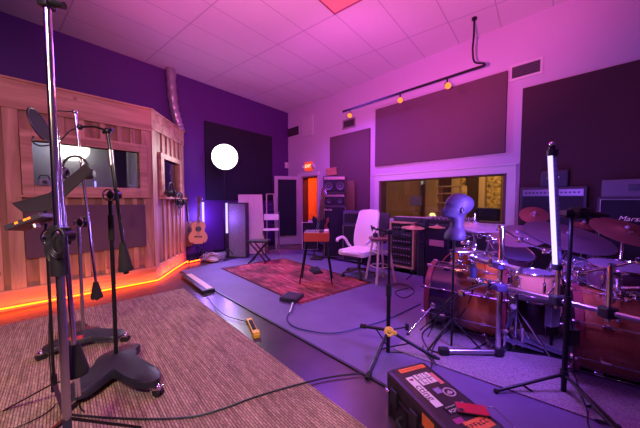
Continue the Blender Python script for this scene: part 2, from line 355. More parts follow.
for xx, lb in ((5.05, 'dark high-backed chair in the control room, left one'), (5.55, 'dark high-backed chair in the control room, right one')):
    t = T('control_chair', lb, 'chair', WW.pt(xx+.35, .75, 0), WW.a+R(170)); MB().bx(-.22, .22, -.2, .2, .45, .53, .03).build('seat', BLACK, t); MB().bx(-.21, .21, .18, .25, .55, 1.16, .03).build('backrest', BLACK, t); MB().tube((0, 0, .05), (0, 0, .46), .03).build('column', BLACK, t)
    for k in range(5): MB().beam((0, 0, .08), (math.cos(R(72*k))*.28, math.sin(R(72*k))*.28, .03), .04, .025).build('base_arm', BLACK, t)
# ---- on the white wall
def panel(name, label, fr, x0, x1, z0, z1, m, th=.05, cat='wall panel', group=None):
    mb = MB(); mb.bx(-(x1-x0)/2, (x1-x0)/2, -th, 0, 0, z1-z0, .006); o = mb.build(name, m); onwall(o, fr, (x0+x1)/2, z0); return tag(o, label, cat, group)
panel('sound_absorber', 'large mauve-brown fabric panel above the control room window', WW, 3.31, 5.75, 2.037, 3.267, CLOTHM)
panel('sound_absorber', 'narrow mauve-brown fabric panel behind the guitar amplifier stack', WW, 1.89, 3.15, .86, 2.907, CLOTHM)
panel('sound_absorber', 'huge dark plum fabric panel behind the drum kit and amplifiers', WW, 5.95, 8.4, .75, 2.94, CLOTHR)
panel('sound_absorber', 'big dark navy fabric panel on the violet wall behind the glowing round lamp', PW, -2.74, -.70, 1.30, 3.12, CLOTHD)
def vent(label, x0, x1, z0, z1, fr_, n):
    t = T('air_vent', label, 'vent', WW.pt((x0+x1)/2, 0, z0), WW.a); w_ = x1-x0; h = z1-z0
    mb = MB(); mb.bx(-w_/2-.035, w_/2+.035, -.02, 0, -.035, 0); mb.bx(-w_/2-.025, w_/2+.025, -.015, 0, h, h+.035); mb.bx(-w_/2-.025, -w_/2, -.015, 0, 0, h); mb.bx(w_/2, w_/2+.025, -.015, 0, 0, h); mb.build('vent_frame', fr_, t)
    mb = MB(); mb.bx(-w_/2, w_/2, -.004, -.001, 0, h); mb.build('backing', mat('vent_dark', (.02, .012, .02), .8), t)
    mb = MB()
    for i in range(n): mb.box((0, -.008, h*(i+.5)/n), (w_, .004, h/n*.6), rotm('X', 35))
    mb.build('louvres', mat('vent_grey', (.08, .06, .08), .5), t)
vent('dark louvred air vent with white frame high above the plum panel edge', 5.80, 6.14, 3.13, 3.30, TRIMW, 6)
vent('small grey air vent above the narrow mauve panel', 2.33, 2.68, 3.06, 3.22, mat('vent_frame_grey', (.25, .18, .24), .5), 6)
vent('long black air vent beside the ceiling corner of the room', .02, .50, 3.27, 3.44, BLACK, 5)
o = MB().bx(-.24, .24, -.03, 0, 0, .55, .004).build('wall_panel', mat('pale_panel', (.55, .50, .56), .7)); onwall(o, WW, .96, 3.10); tag(o, 'pale square panel high on the white wall near the corner', 'wall panel')
# exit sign
t = T('exit_sign', 'glowing red exit sign with two emergency lamps above the doorway', 'sign', WW.pt(1.02, 0, 2.13), WW.a)
MB().bx(-.15, .15, -.06, 0, 0, .24, .01).build('housing', emis('exit_face', (1, .07, .03), 1.0), t)
text('EXIT', 'lettering', emis('exit_letters', (1, .6, .35), 2.5), t, Matrix.Translation((0, -.062, .12)) @ FACE, .125)
for sx in (-1, 1):
    mb = MB(); mb.bx(min(sx*.15, sx*.26), max(sx*.15, sx*.26), -.04, 0, .04, .12, .005); mb.lathe([(0, 0), (.05, 0), (.058, .04), (.03, .07), (0, .08)], (sx*.22, -.02, .12), rotm('X', 100)); mb.build('emergency_lamp', TRIMW, t, True)
# small white sensor at the corner
t = T('wall_sensor', 'small white box sensor on the violet wall near the corner', 'sensor', PW.pt(-.10, 0, 2.28), PW.a)
MB().bx(-.06, .06, -.06, 0, 0, .17, .01).build('housing', TRIMW, t); MB().ball((0, -.06, .06), .025).build('lens', mat('grey_lens', (.3, .3, .32), .3), t, True)
# ceiling troffer
u1 = Vector((math.cos(R(51)), math.sin(R(51)), 0)); v1 = Vector((u1.y, -u1.x, 0)); c0 = F(334.5, 13.4, CEIL)
t = T('ceiling_light', 'red-glowing flat lay-in panel in the white tile ceiling', 'ceiling light', (c0.x, c0.y, CEIL-.02), R(51))
mb = MB()
for a in ((-1.21, 0, -.02, 0), (-1.21, 0, -.60, -.58)): mb.bx(a[0], a[1], a[2], a[3], 0, .02)
for a in ((-1.21, -1.19), (-.02, 0)): mb.bx(a[0], a[1], -.60, 0, 0, .02)
mb.build('frame', mat('troffer_frame', (.30, .08, .16), .5), t)
MB().bx(-1.19, -.02, -.58, -.02, .008, .015).build('diffuser', mat('red_diffuser', (.75, .25, .25), .5, emit=(1, .10, .14), es=.35), t)
# track light on a pipe, hung in front of the white wall
tp = WW.pt(0, -.55)
TF = Frame(tp, -47.8)
xa, za = TF.hit(343, 108.5); xb, zb = TF.hit(485, 70); zz = (za+zb)/2
xt, zt = TF.hit(474.5, 12)
t = T('track_light', 'black ceiling-hung track with three orange spot lamps before the white wall', 'track light', TF.pt((xa+xb)/2, 0, zz), TF.a)
def tl(x, z, y=0): return TF.pt(x, y, z)
MB().beam(tl(xa, zz), tl(xb, zz), .03, .03).build('track', STEELB, t, world=True)
mb = MB(); mb.path([tl(xt, CEIL), tl(xt, CEIL-.25), tl(xt-.01, zz+.28), tl(xt+.02, zz+.10), tl(xt+.14, zz+.035), tl(xb, zz)], .014, 8); mb.lathe([(0, 0), (.035, 0), (.035, -.03), (0, -.03)], tl(xt, CEIL)); mb.build('conduit', STEELB, t, True, world=True)
for px, py in ((350, 113), (400, 101), (447, 92)):
    x, z = TF.hit(px, py); a = tl(x, zz-.015); aim = Vector((-.2, -.9, -.55)).normalized()
    mb = MB(); mb.tube(a, a+Vector((0, 0, -.06)), .012); hd = a+Vector((0, 0, -.10)); mb.tube(hd-aim*.07, hd+aim*.05, .035, .05, 16); q = mb.build('spot_head', STEELB, t, True, world=True)
    e = MB(); e.ball(hd+aim*.062, .047, n=14); e.build('bulb', emis('orange_bulb', (1, .15, .03), 2.8), q, True, world=True)
    lamp('track_spot_light', 'SPOT', hd+aim*.13, 22, (1, .25, .10), .04, hd+aim*2+Vector((0, 0, -.6)), 110)
# flexible duct on the violet wall
DUCT = mat('foil_duct', (.38, .32, .36), .3, .6, bump=.4, bs=90)
DC = Frame(PW.pt(0, -.14), 52)
def dp(px, z): x, _ = DC.hit(px, 100); return DC.pt(x, 0, z)
mb = MB(); pts = [dp(171.5, CEIL), dp(172, CEIL-.35), dp(173.5, CEIL-.7), dp(176, CEIL-.95), dp(178.5, CEIL-1.12), dp(179.5, CEIL-1.24)]
o = mb.path(pts, [.085, .097]*40, 16).build('flexible_duct', DUCT, None, True, world=True); tag(o, 'crinkled silver flexible air duct rising from the booth to the ceiling', 'duct')
t = o
MB().torus(pts[-1]-Vector((0, 0, -.02)), .10, .012).build('duct_ring', ALU, t, True, world=True)

# ================================================================ ISOLATION BOOTH
E0 = F(154.5, 281); E0 = Vector((E0.x, E0.y, 0)); BF = Frame(E0, 49); SF = Frame(E0, 98)
BT = 2.70; BL = 3.3
t = T('isolation_booth', 'cedar-boarded vocal booth with wide window and glowing orange strip at its foot', 'recording booth', E0, BF.a)
sa = SF.a-BF.a; su = Vector((math.cos(sa), math.sin(sa), 0)); sn = Vector((-su.y, su.x, 0))
SLn = 1.40
def sbox(mb, x0, x1, y0, y1, z0, z1, bev=0):            # box on the side face, in booth coordinates
    c = su*((x0+x1)/2)+sn*((y0+y1)/2); return mb.box((c.x, c.y, (z0+z1)/2), (x1-x0, y1-y0, z1-z0), Matrix.Rotation(sa, 3, 'Z'), bev)
mb = MB(); wx0, wx1, wz0, wz1 = -1.29, -.165, 1.48, 2.025
mb.bx(-BL, wx0, 0, .1, 0, BT-.02); mb.bx(wx1, 0, 0, .1, 0, BT-.02); mb.bx(wx0, wx1, 0, .1, 0, wz0); mb.bx(wx0, wx1, 0, .1, wz1, BT-.02); mb.build('front_wall', CEDAR_SHADE, t)
mb = MB()
for x in (-3.05, -2.7, -2.35, -2.0, -1.62): mb.bx(x-.045, x+.045, -.022, 0, .24, 2.37, .003)
for x in (-1.25, -1.02, -.82, -.60, -.40, -.24):
    mb.bx(x-.03, x+.03, -.022, 0, .24, wz0-.12, .003); mb.bx(x-.03, x+.03, -.022, 0, wz1+.12, 2.37, .003)
for x in (-1.45, -.055): mb.bx(x-.07, x+.055, -.026, 0, .24, 2.37, .003)
mb.build('front_battens', CEDAR, t)
mb = MB(); mb.bx(-BL, .02, -.04, 0, 2.37, BT, .004); mb.bx(-BL, .04, -.06, .12, BT-.005, BT+.02, .003); mb.build('front_fascia', CEDARH, t)
mb = MB(); mb.bx(-BL, .01, -.03, 0, 0, .24, .004); mb.build('front_baseboard', CEDARH, t)
f = MB(); f.bx(wx0-.10, wx0, -.045, .1, wz0-.12, wz1+.12, .004); f.bx(wx1, wx1+.10, -.045, .1, wz0-.12, wz1+.12, .004); f.bx(wx0, wx1, -.045, .1, wz1, wz1+.12, .004); f.bx(wx0, wx1, -.045, .1, wz0-.12, wz0, .004)
f.bx(wx0-.12, wx1+.12, -.08, 0, wz0-.145, wz0-.12, .003)
fo = f.build('front_window_frame', CEDARH, t)
MB().bx(wx0, wx1, .05, .058, wz0, wz1).build('pane', GLASS, fo)
mb = MB(); mb.bx(-1.39, -.11, -.05, -.02, .59, 1.235, .006); mb.build('acoustic_panel', CLOTHM, t, label='taupe fabric panel under the booth window')
# side
mb = MB(); sw0, sw1, sz0, sz1 = .41, 1.14, 1.42, 2.01
for a in ((0, sw0, 0, BT-.02), (sw1, SLn, 0, BT-.02), (sw0, sw1, 0, sz0), (sw0, sw1, sz1, BT-.02)): sbox(mb, a[0], a[1], 0, .1, a[2], a[3])
mb.build('side_wall', CEDAR_SHADE, t)
mb = MB()
for x in (.42, .62, .82, 1.02, 1.22): sbox(mb, x-.035, x+.035, -.022, 0, .24, sz0-.1, .003); sbox(mb, x-.035, x+.035, -.022, 0, sz1+.1, 2.42, .003)
for x in (.07, 1.33): sbox(mb, x-.07, x+.07, -.026, 0, .24, 2.42, .003)
mb.build('side_battens', CEDAR, t)
mb = MB(); sbox(mb, -.03, SLn, -.04, 0, 2.42, BT, .004); sbox(mb, -.05, SLn, -.06, .1, BT-.005, BT+.02, .003); mb.build('side_fascia', CEDARH, t)
mb = MB(); sbox(mb, -.02, SLn, -.03, 0, 0, .24, .004); mb.build('side_baseboard', CEDARH, t)
mb = MB(); sbox(mb, sw0-.13, sw0, -.04, .1, sz0-.08, sz1+.09, .004); sbox(mb, sw1, sw1+.10, -.04, .1, sz0-.08, sz1+.09, .004); sbox(mb, sw0, sw1, -.04, .1, sz1, sz1+.09, .004); sbox(mb, sw0, sw1, -.04, .1, sz0-.08, sz0, .004); sbox(mb, sw0-.16, sw1+.12, -.12, 0, sz0-.10, sz0-.075, .003)
fo = mb.build('side_window_frame', CEDARH, t)
mb = MB(); sbox(mb, sw0, sw1, .05, .058, sz0, sz1); mb.build('pane', GLASS, fo)
mb = MB(); q = [Vector((-BL, .1, 0)), Vector((.0, .1, 0)), su*SLn+sn*.1, su*SLn+sn*.1+Vector((-.8, .35, 0)), Vector((-BL, .75, 0))]
mb.prism([p+up3*(BT-.04) for p in q], (0, 0, .02)); mb.build('roof', mat('booth_ceiling', (.05, .035, .03), .8), t)
mb = MB(); sbox(mb, .25, 1.3, .45, .48, .9, BT-.1); mb.build('side_inner_wall', mat('booth_inner_grey', (.36, .36, .42), .9), t)
# lantern inside the booth and an added blue tube for the reflection in its window
lp = P(72, 149, 3.9+.15); 
MB().bx(-BL+.05, -.35, .62, .66, .3, BT-.05).build('inner_wall', mat('booth_inner_grey', (.36, .36, .42), .9, bump=.4, bs=30), t)
bt_ = P(98, 190, 4.25); t3 = T('light_tube', 'small blue glowing tube added for the reflection in the booth window, right of the poles', 'light tube', BF.pt(BF.hit(98, 190)[0]+.03, .33, 1.42)); MB().tube((0, 0, 0), (0, 0, .16), .010).build('glowing_tube', emis('blue_tube_reflection', (.25, .2, 1), 3), t3, True); MB().tube((0, 0, -.9), (0, 0, 0), .012).build('stand', BLACK, t3, True); MB().lathe([(0, 0), (.1, 0), (.1, .01), (0, .01)], (0, 0, -1.42)).build('foot', BLACK, t3, True); MB().tube((0, 0, -1.42), (0, 0, -.9), .012).build('stem', BLACK, t3, True)
for px, lb in ((44, 'small grey camera-like gadget standing on the booth window ledge at left'), (134, 'pale folded paper lying on the inner ledge at the right end of the booth window')):
    x_ = BF.hit(px, 182)[0]; t3 = T('ledge_item', lb, 'gadget', BF.pt(x_, -.05, 1.482) if px < 60 else BF.pt(x_, .085, 1.482), BF.a)
    if px < 60: MB().box((0, 0, .035), (.10, .05, .07), None, .01).build('body', mat('grey_gadget', (.20, .18, .25), .4), t3); MB().tube((0, -.03, .04), (0, -.06, .04), .022).build('lens', BLACK, t3, True); MB().path([(-.05, 0, .07), (-.03, 0, .12), (.03, 0, .12), (.05, 0, .07)], .006).build('handle', BLACK, t3, True)
    else: MB().box((0, 0, .022), (.10, .03, .035), rotm('Y', 25), .002).build('sheet', mat('paper', (.6, .6, .65), .7), t3)
t2 = T('paper_lantern', 'glowing white round lantern seen through the left part of the booth window', 'lamp', lp)
MB().ball((0, 0, 0), .20, (1, 1, .85), 24).build('shade', emis('lantern_in_booth', (1, .93, .80), 4), t2, True)
MB().tube((0, 0, .15), (0, 0, 2.66-lp.z), .006).build('cord', CABLE, t2)
# ---- LED neon strip round the booth foot
pts = [BF.pt(-BL, -.055, .045), BF.pt(-1.6, -.055, .045), BF.pt(-.9, -.055, .03), BF.pt(-.25, -.055, .02), BF.pt(.03, -.06, .02), SF.pt(.12, -.07, .02), SF.pt(.7, -.07, .03), SF.pt(1.25, -.10, .04)]
o = MB().path(pts, .010, 8, smooth=False).build('led_strip', emis('orange_neon', (1, .055, .002), 20), None, True, world=True); tag(o, 'bright orange light strip running along the foot of the wooden booth', 'light strip')
q0 = F(187.5, 264); q1 = F(200, 261); pts = [(q0.x, q0.y, .03), ((q0.x+q1.x)/2, (q0.y+q1.y)/2, .03), (q1.x, q1.y, .03)]
o = MB().path(pts, .010, 8).build('led_strip', emis('orange_neon', (1, .055, .002), 20), None, True, world=True); tag(o, 'short orange light strip on the floor behind the acoustic guitar', 'light strip')

# ================================================================ RUGS
def flat(name, pts, z0, z1, m, label, cat='rug', parent=None):
    mb = MB(); mb.prism([Vector((p.x, p.y, z0)) for p in pts], (0, 0, z1-z0)); o = mb.build(name, m, parent, world=True); return tag(o, label, cat)
# jute
def jute():
    m = bpy.data.materials.new('jute_weave'); m.use_nodes = True; nt = m.node_tree; b = nt.nodes['Principled BSDF']; N = nt.nodes.new; Lk = nt.links.new
    b.inputs['Roughness'].default_value = .95; tc = N('ShaderNodeTexCoord'); mp = N('ShaderNodeMapping'); mp.inputs['Rotation'].default_value = (0, 0, R(47)); Lk(tc.outputs['Object'], mp.inputs[0])
    br = N('ShaderNodeTexBrick'); br.inputs['Scale'].default_value = 1; br.inputs['Brick Width'].default_value = .045; br.inputs['Row Height'].default_value = .015; br.inputs['Mortar Size'].default_value = .0022; br.inputs['Mortar Smooth'].default_value = .6
    br.inputs['Color1'].default_value = (.56, .40, .25, 1); br.inputs['Color2'].default_value = (.38, .26, .165, 1); br.inputs['Mortar'].default_value = (.17, .10, .07, 1); Lk(mp.outputs[0], br.inputs[0])
    n = N('ShaderNodeTexNoise'); n.inputs['Scale'].default_value = 9; n.inputs['Detail'].default_value = 6; Lk(mp.outputs[0], n.inputs[0])
    mp2 = N('ShaderNodeMapping'); mp2.inputs['Scale'].default_value = (.3, 6, 1); Lk(mp.outputs[0], mp2.inputs[0]); Lk(mp2.outputs[0], n.inputs[0])
    r = N('ShaderNodeValToRGB'); r.color_ramp.elements[0].position = .35; r.color_ramp.elements[0].color = (.62, .58, .56, 1); r.color_ramp.elements[1].position = .65; r.color_ramp.elements[1].color = (1.1, 1.1, 1.1, 1); Lk(n.outputs[0], r.inputs[0])
    mx = N('ShaderNodeMix'); mx.data_type = 'RGBA'; mx.blend_type = 'MULTIPLY'; mx.inputs[0].default_value = 1; Lk(br.outputs[0], mx.inputs[6]); Lk(r.outputs[0], mx.inputs[7]); Lk(mx.outputs[2], b.inputs['Base Color'])
    bp = N('ShaderNodeBump'); bp.inputs['Strength'].default_value = .8; bp.inputs['Distance'].default_value = .008; bp.invert = True; Lk(br.outputs['Fac'], bp.inputs['Height']); Lk(bp.outputs[0], b.inputs['Normal'])
    return m
J0 = F(183, 289); J1 = F(365, 428); ju = (J1-J0).normalized(); jp = Vector((-ju.y, ju.x, 0))*-1
if jp.x > 0: jp = -jp
J2 = J0+ju*5.2
JB = J0+jp*2.55                                          # back edge runs to the left
flat('jute_rug', [J0, J2, J2+jp*2.55, JB], .0, .012, jute(), 'large woven tan jute rug under the microphone stands')
CARP = mat('grey_carpet', (.14, .105, .225), .62, var=.16, vs=2.2, bump=.15, bs=200)
k0 = F(185, 274); k1 = F(368, 377); kd = (k1-k0).normalized(); K0 = k0-kd*.25; K1 = K0+kd*5.6
kp = Vector((-kd.y, kd.x, 0)); kp = kp if kp.x > 0 else -kp
far0 = K0+kp*.9
rug_pts = [K0, K1, K1+kp*3.4, WW.pt(8.9, -.25), WW.pt(1.9, -.5), PW.pt(-1.15, -.75)]
o = flat('carpet', rug_pts, .0, .008, CARP, 'grey studio carpet lit purple with a black bound edge', 'carpet')
MB().beam(K0+up3*.006, K1+up3*.006, .022, .012).build('edge_binding', BLACK, o, world=True)
def redrug():
    m = bpy.data.materials.new('red_rug_pile'); m.use_nodes = True; nt = m.node_tree; b = nt.nodes['Principled BSDF']; N = nt.nodes.new; Lk = nt.links.new
    b.inputs['Roughness'].default_value = .9; tc = N('ShaderNodeTexCoord'); mp = N('ShaderNodeMapping'); mp.inputs['Rotation'].default_value = (0, 0, R(48)); Lk(tc.outputs['Object'], mp.inputs[0])
    mp2 = N('ShaderNodeMapping'); mp2.inputs['Scale'].default_value = (1.0, 7.0, 1); Lk(mp.outputs[0], mp2.inputs[0])
    n = N('ShaderNodeTexNoise'); n.inputs['Scale'].default_value = 3.2; n.inputs['Detail'].default_value = 9; n.inputs['Roughness'].default_value = .75; Lk(mp2.outputs[0], n.inputs[0])
    r = N('ShaderNodeValToRGB'); e = r.color_ramp.elements; e[0].position = .38; e[0].color = (.14, .012, .02, 1); e[1].position = .66; e[1].color = (.62, .26, .24, 1); x = e.new(.5); x.color = (.42, .035, .05, 1); Lk(n.outputs[0], r.inputs[0])
    
    n3 = N('ShaderNodeTexNoise'); n3.inputs['Scale'].default_value = 2.2; n3.inputs['Detail'].default_value = 4; Lk(mp.outputs[0], n3.inputs[0]); r3 = N('ShaderNodeValToRGB'); r3.color_ramp.elements[0].position = .40; r3.color_ramp.elements[0].color = (.32, .28, .30, 1); r3.color_ramp.elements[1].position = .60; r3.color_ramp.elements[1].color = (1.05, 1.05, 1.1, 1); Lk(n3.outputs[0], r3.inputs[0])
    mx = N('ShaderNodeMix'); mx.data_type = 'RGBA'; mx.blend_type = 'MULTIPLY'; mx.inputs[0].default_value = 1; Lk(r.outputs[0], mx.inputs[6]); Lk(r3.outputs[0], mx.inputs[7]); Lk(mx.outputs[2], b.inputs['Base Color']); return m
Rl, Rb, Rr = F(221, 268.5, .008), F(300, 304.5, .008), F(372, 283, .008)
Rt = Rl+(Rr-Rb)
o = flat('red_rug', [Rl, Rb, Rr, Rt], .008, .016, redrug(), 'faded red patterned rug in the middle of the room')
ce = (Rl+Rb+Rr+Rt)/4; mb = MB(); q = [Rl, Rb, Rr, Rt]
for i in range(4):
    a = q[i]+(ce-q[i]).normalized()*.03; b2 = q[(i+1) % 4]+(ce-q[(i+1) % 4]).normalized()*.03; mb.beam(Vector((a.x, a.y, .017)), Vector((b2.x, b2.y, .017)), .03, .004)
mb.build('dark_border', mat('rug_border', (.08, .01, .018), .9), o, world=True)
DR = mat('speckled_rug', (.26, .21, .25), .95, var=.5, vs=140, bump=.5, bs=250)
d0 = F(394, 350, .008); d1 = F(432, 311, .008); d2 = F(600, 423, .008)
a = (d1-d0).normalized(); b_ = (d2-d0).normalized()
flat('drum_rug', [d0, d0+b_*2.9, d0+b_*2.9+a*3.1, d0+a*3.4], .008, .018, DR, 'speckled grey rug under the drum kit')
# ================================================================ LEFT: MICROPHONE STANDS
def lean(px, py, Y):                                     # vertical pole seen at px,py and depth Y: its foot on the floor
    p = P(px, py, Y); return Vector((p.x, p.y, 0))
def cone_weight(a, b, par, name='counterweight'):        # tapered black counterweight from a (thin end) to b
    a = Vector(a); b = Vector(b); d = (b-a); L = d.length; q = d.to_track_quat('Z', 'Y').to_matrix()
    return MB().lathe([(0, 0), (.018, 0), (.024, L*.18), (.042, L*.8), (.045, L*.92), (.042, L), (.018, L*1.02), (.014, L*1.10), (0, L*1.10)], a, q, 20).build(name, RUBBER, par, True, world=True)
def cast_base(center, tips, par, h=.075, m=None):
    c = Vector((center[0], center[1], 0)); tp_ = [Vector((q.x, q.y, 0))-c for q in tips]
    an = [math.atan2(q.y, q.x) for q in tp_]; rr = [q.length for q in tp_]
    mb = MB(); N_ = 72; rings = []
    def rad(th_):
        best = .13
        for a, r in zip(an, rr):
            d = abs((th_-a+math.pi) % (2*math.pi)-math.pi)
            wv = .082/max(math.sin(d), 1e-3) if d < math.pi/2 else 0
            v = min(r, wv) if d < math.pi/2 else 0
            best = max(best, v)
        return best
    R_ = [rad(2*math.pi*i/N_) for i in range(N_)]
    for _ in range(2): R_ = [(R_[i-1]+2*R_[i]+R_[(i+1) % N_])/4 for i in range(N_)]
    def ring(f, z): return [mb.bm.verts.new((c.x+math.cos(2*math.pi*i/N_)*R_[i]*f, c.y+math.sin(2*math.pi*i/N_)*R_[i]*f, z if not callable(z) else z(R_[i]*f))) for i in range(N_)]
    zt = lambda r: h+.02+.045*max(0, 1-r/.26)**1.5
    rs = [ring(.95, .062), ring(1, .066), ring(1, lambda r: zt(r)-.012), ring(.94, zt), ring(.7, zt), ring(.4, zt), ring(.12, zt)]
    for A, B in zip(rs, rs[1:]):
        for i in range(N_): mb.bm.faces.new((A[i], A[(i+1) % N_], B[(i+1) % N_], B[i]))
    mb.bm.faces.new(rs[0][::-1]); mb.bm.faces.new(rs[-1])
    b = mb.build('base', mat('cast_base_paint', (.022, .022, .03), .5, bump=.2, bs=200), par, True, world=True)
    for q in tp_:
        e = c+q*(1+.012/q.length); dirn = q.normalized(); s = Vector((-dirn.y, dirn.x, 0))
        m_ = MB(); m_.tube(e+s*.022+up3*.033, e+s*.004+up3*.033, .032, n=20); m_.tube(e-s*.022+up3*.033, e-s*.004+up3*.033, .032, n=20); m_.tube(e-s*.02+up3*.033, e+s*.02+up3*.033, .01)
        cst = m_.build('caster', BLACK, par, True, world=True)
        m_ = MB(); m_.box(e+up3*.062, (.05, .05, .014), None, .004); m_.ball(e+up3*.064, .02); m_.build('caster_housing', CHROME, cst, True, world=True)
    return b
def clutch(p, par, r=.028, side=Vector((0, -1, 0))):
    p = Vector(p); m_ = MB(); m_.tube(p-side*.03, p+side*.03, r, n=20); m_.tube(p+side*.03, p+side*.045, r*.7, n=20); m_.box(p, (r*1.5, .03, r*2.4), None, .004)
    k = m_.build('clutch', STEELB, par, True, world=True)
    m_ = MB(); m_.torus(p+side*.055, r*1.15, .005, rotm('X', 90)); m_.beam(p+side*.055-Vector((r, 0, 0)), p+side*.055+Vector((r, 0, 0)), .006, .006); m_.build('hand_wheel', CHROME, k, True, world=True)
    return k
# A: tall pole right in front of the camera at the left
foot = lean(47, 5, 1.15); t = T('studio_boom_stand', 'tall chrome pole stand nearest the camera, running from bottom to top at far left', 'microphone stand', foot)
def onA(py): return Vector((foot.x, foot.y, P(60, py, foot.y).z))
MB().tube(onA(265), foot+up3*3.0, .0135, n=20).build('upper_pole', CHROME, t, True, world=True)
m_ = MB(); m_.tube(foot+up3*.05, onA(262), .0155, n=20); m_.build('lower_pole', ALU, t, True, world=True)
m_ = MB(); m_.tube(onA(275), onA(236), .030, n=20); m_.tube(onA(236), onA(228), .022, n=20); m_.build('collar', BLACK, t, True, world=True)
m_ = MB(); hub = foot+up3*2.62; m_.box(onA(2), (.04, .05, .05), None, .008); m_.tube(onA(2)+Vector((-.03, 0, .01)), onA(2)+Vector((.07, 0, -.015)), .014); m_.build('top_clamp', STEELB, t, True, world=True)
for a in (200, 320, 80):
    MB().beam(foot+up3*.35, foot+Vector((math.cos(R(a))*.45, math.sin(R(a))*.45-.1, .012)), .03, .012).build('leg', STEELB, t, world=True)
m_ = MB(); b0 = P(78.5, 396, 1.24); b1 = P(64, 236, 1.22); b2 = P(56, 130, 1.20); m_.tube(b0, b2, .010, n=14); m_.build('boom_tube', CHROME, t, True, world=True)
cone_weight(P(74.5, 344, 1.235), P(77.5, 374, 1.24), t)
clutch(P(63, 236, 1.19), t, .032)
m_ = MB()
for k in range(6):
    r = .035+.004*k; cc = P(62-1.5*k, 240+k, 1.10+.012*k); m_.path([cc+Vector((math.cos(x*.8)*r*.8, -.02+.004*k, math.sin(x*.8)*r*1.5)) for x in range(8)], .0032, 6, closed=True)
o = m_.build('coiled_cable', CABLE, None, True, world=True); tag(o, 'black cable coiled around the clutch of the nearest tall pole', 'cable')
# music stand with tray, monitor mixer
mc = lean(54, 383, 1.62); t = T('music_stand', 'black music stand with tilted desk and lip at far left', 'music stand', mc)
hub = P(54, 383, 1.62); dk = P(52, 205, 1.62); mc = Vector((hub.x, hub.y, 0))
MB().tube(hub+up3*-.03, Vector((hub.x, hub.y, dk.z)), .008).build('pole', STEELB, t, True, world=True)
MB().tube(hub+up3*-.05, hub+up3*.05, .016).build('hub', STEELB, t, True, world=True)
for q in (F(3, 412), F(68, 425), F(84, 378)): MB().beam(hub, Vector((q.x, q.y, .008)), .022, .008).build('leg', STEELB, t, world=True)
a0 = P(12, 203, 1.45); a1 = P(38, 199.5, 1.80); a2 = P(88, 165, 1.80); a3 = P(52, 209.5, 1.45)
# desk plane: bottom edge a0'..a3 ; build from real corner points
B0 = P(24, 211, 1.42); B1 = P(50, 210, 1.42); B2 = P(88, 166, 1.42); B3 = P(52, 192, 1.90); B3b = P(66, 172, 1.90)
MB().prism([P(50, 209.5, 1.50), P(91, 171, 1.50), P(86, 163, 1.85), P(49, 193, 1.85)], (0, .003, -.008)).build('desk', RUBBER, t, world=True)
MB().prism([P(23, 211.5, 1.50), P(50, 209.5, 1.50), P(49, 193, 1.85), P(12, 203, 1.85)], (0, 0, -.006)).build('lip', RUBBER, t, world=True)
mp_ = P(33, 222, 1.52); t = T('monitor_mixer', 'small black mixer with glowing orange digits beneath the music desk', 'mixer', mp_, R(8))
rt = Matrix.Rotation(R(-22), 3, 'Y') @ Matrix.Rotation(R(-8), 3, 'X')
MB().box((0, 0, 0), (.19, .12, .03), rt, .006).build('body', mat('mixer_grey', (.045, .04, .05), .4), t)
for dx in (-.03, .015, .035):
    c_ = rt @ Vector((dx, -.061, .004)); MB().box(c_, (.016, .002, .010), rt).build('display', emis('orange_display', (1, .15, .01), 4), t)
MB().lathe([(0, 0), (.018, 0), (.02, .02), (.0, .024)], rt @ Vector((.02, -.02, -.045)), rt).build('knob', ALU, t, True)
MB().tube(rt @ Vector((.03, 0, -.01)), Vector((.118, .02, .02)), .006).build('bracket', STEELB, t, True)
# B: chrome boom stand behind
tips = [F(43, 360), F(124, 342), F(70, 330)]; cb = F(84, 345)
t = T('boom_microphone_stand', 'chrome boom stand with a red label on its wheeled base, nearer the booth', 'microphone stand', (cb.x, cb.y, 0))
cast_base(cb, tips, t); YB = cb.y
top = P(84, 222, YB); MB().tube((cb.x, cb.y, .08), (cb.x, cb.y, top.z), .013, n=16).build('pole', ALU, t, True, world=True)
b_hi = P(75, 112, YB-.05); b_lo = P(96, 284, YB-.05); MB().tube(b_hi, b_lo, .0105, n=14).build('boom', CHROME, t, True, world=True)
cone_weight(P(95.5, 282, YB-.05), P(97, 298, YB-.05), t); clutch(P(84, 222, YB-.03), t, .036)
m_ = MB(); m_.tube(P(58, 111, YB), b_hi, .006); m_.ball(b_hi, .02); m_.build('mic_arm', ALU, t, True, world=True)
o = MB().box((cb.x+.02, cb.y-.10, .118), (.10, .05, .003), Matrix.Rotation(R(20), 3, 'Z') @ Matrix.Rotation(R(12), 3, 'X')).build('label_plate', mat('red_label', (.6, .05, .06), .5, var=.8, vs=60), t, world=True)
# pop filter with gooseneck, clamped to the boom
pf = P(39.5, 125, YB-.25); t = T('pop_filter', 'round black mesh pop filter on a gooseneck before the booth window top', 'pop filter', pf)
rt = Matrix.Rotation(R(25), 3, 'Z') @ Matrix.Rotation(R(62), 3, 'Y') @ Matrix.Rotation(R(0), 3, 'X')
rt = (Vector((.93, .38, .30))).to_track_quat('Z', 'Y').to_matrix()
m_ = MB(); m_.torus((0, 0, 0), .125, .007, rt, 36); m_.build('hoop', BLACK, t, True)
m_ = MB(); m_.lathe([(0, .002), (.123, .002), (.123, -.002), (0, -.002)], (0, 0, 0), rt, 36); m_.build('mesh', mat('pop_mesh', (.02, .015, .02), .9), t, True)
m_ = MB(); m_.path([P(33.5, 136, YB-.25), P(33, 142, YB-.25), P(42, 146, YB-.2), P(58, 142, YB-.15), P(70, 131, YB-.08), P(78, 128, YB-.05)], .006); m_.build('gooseneck', BLACK, t, True, world=True)
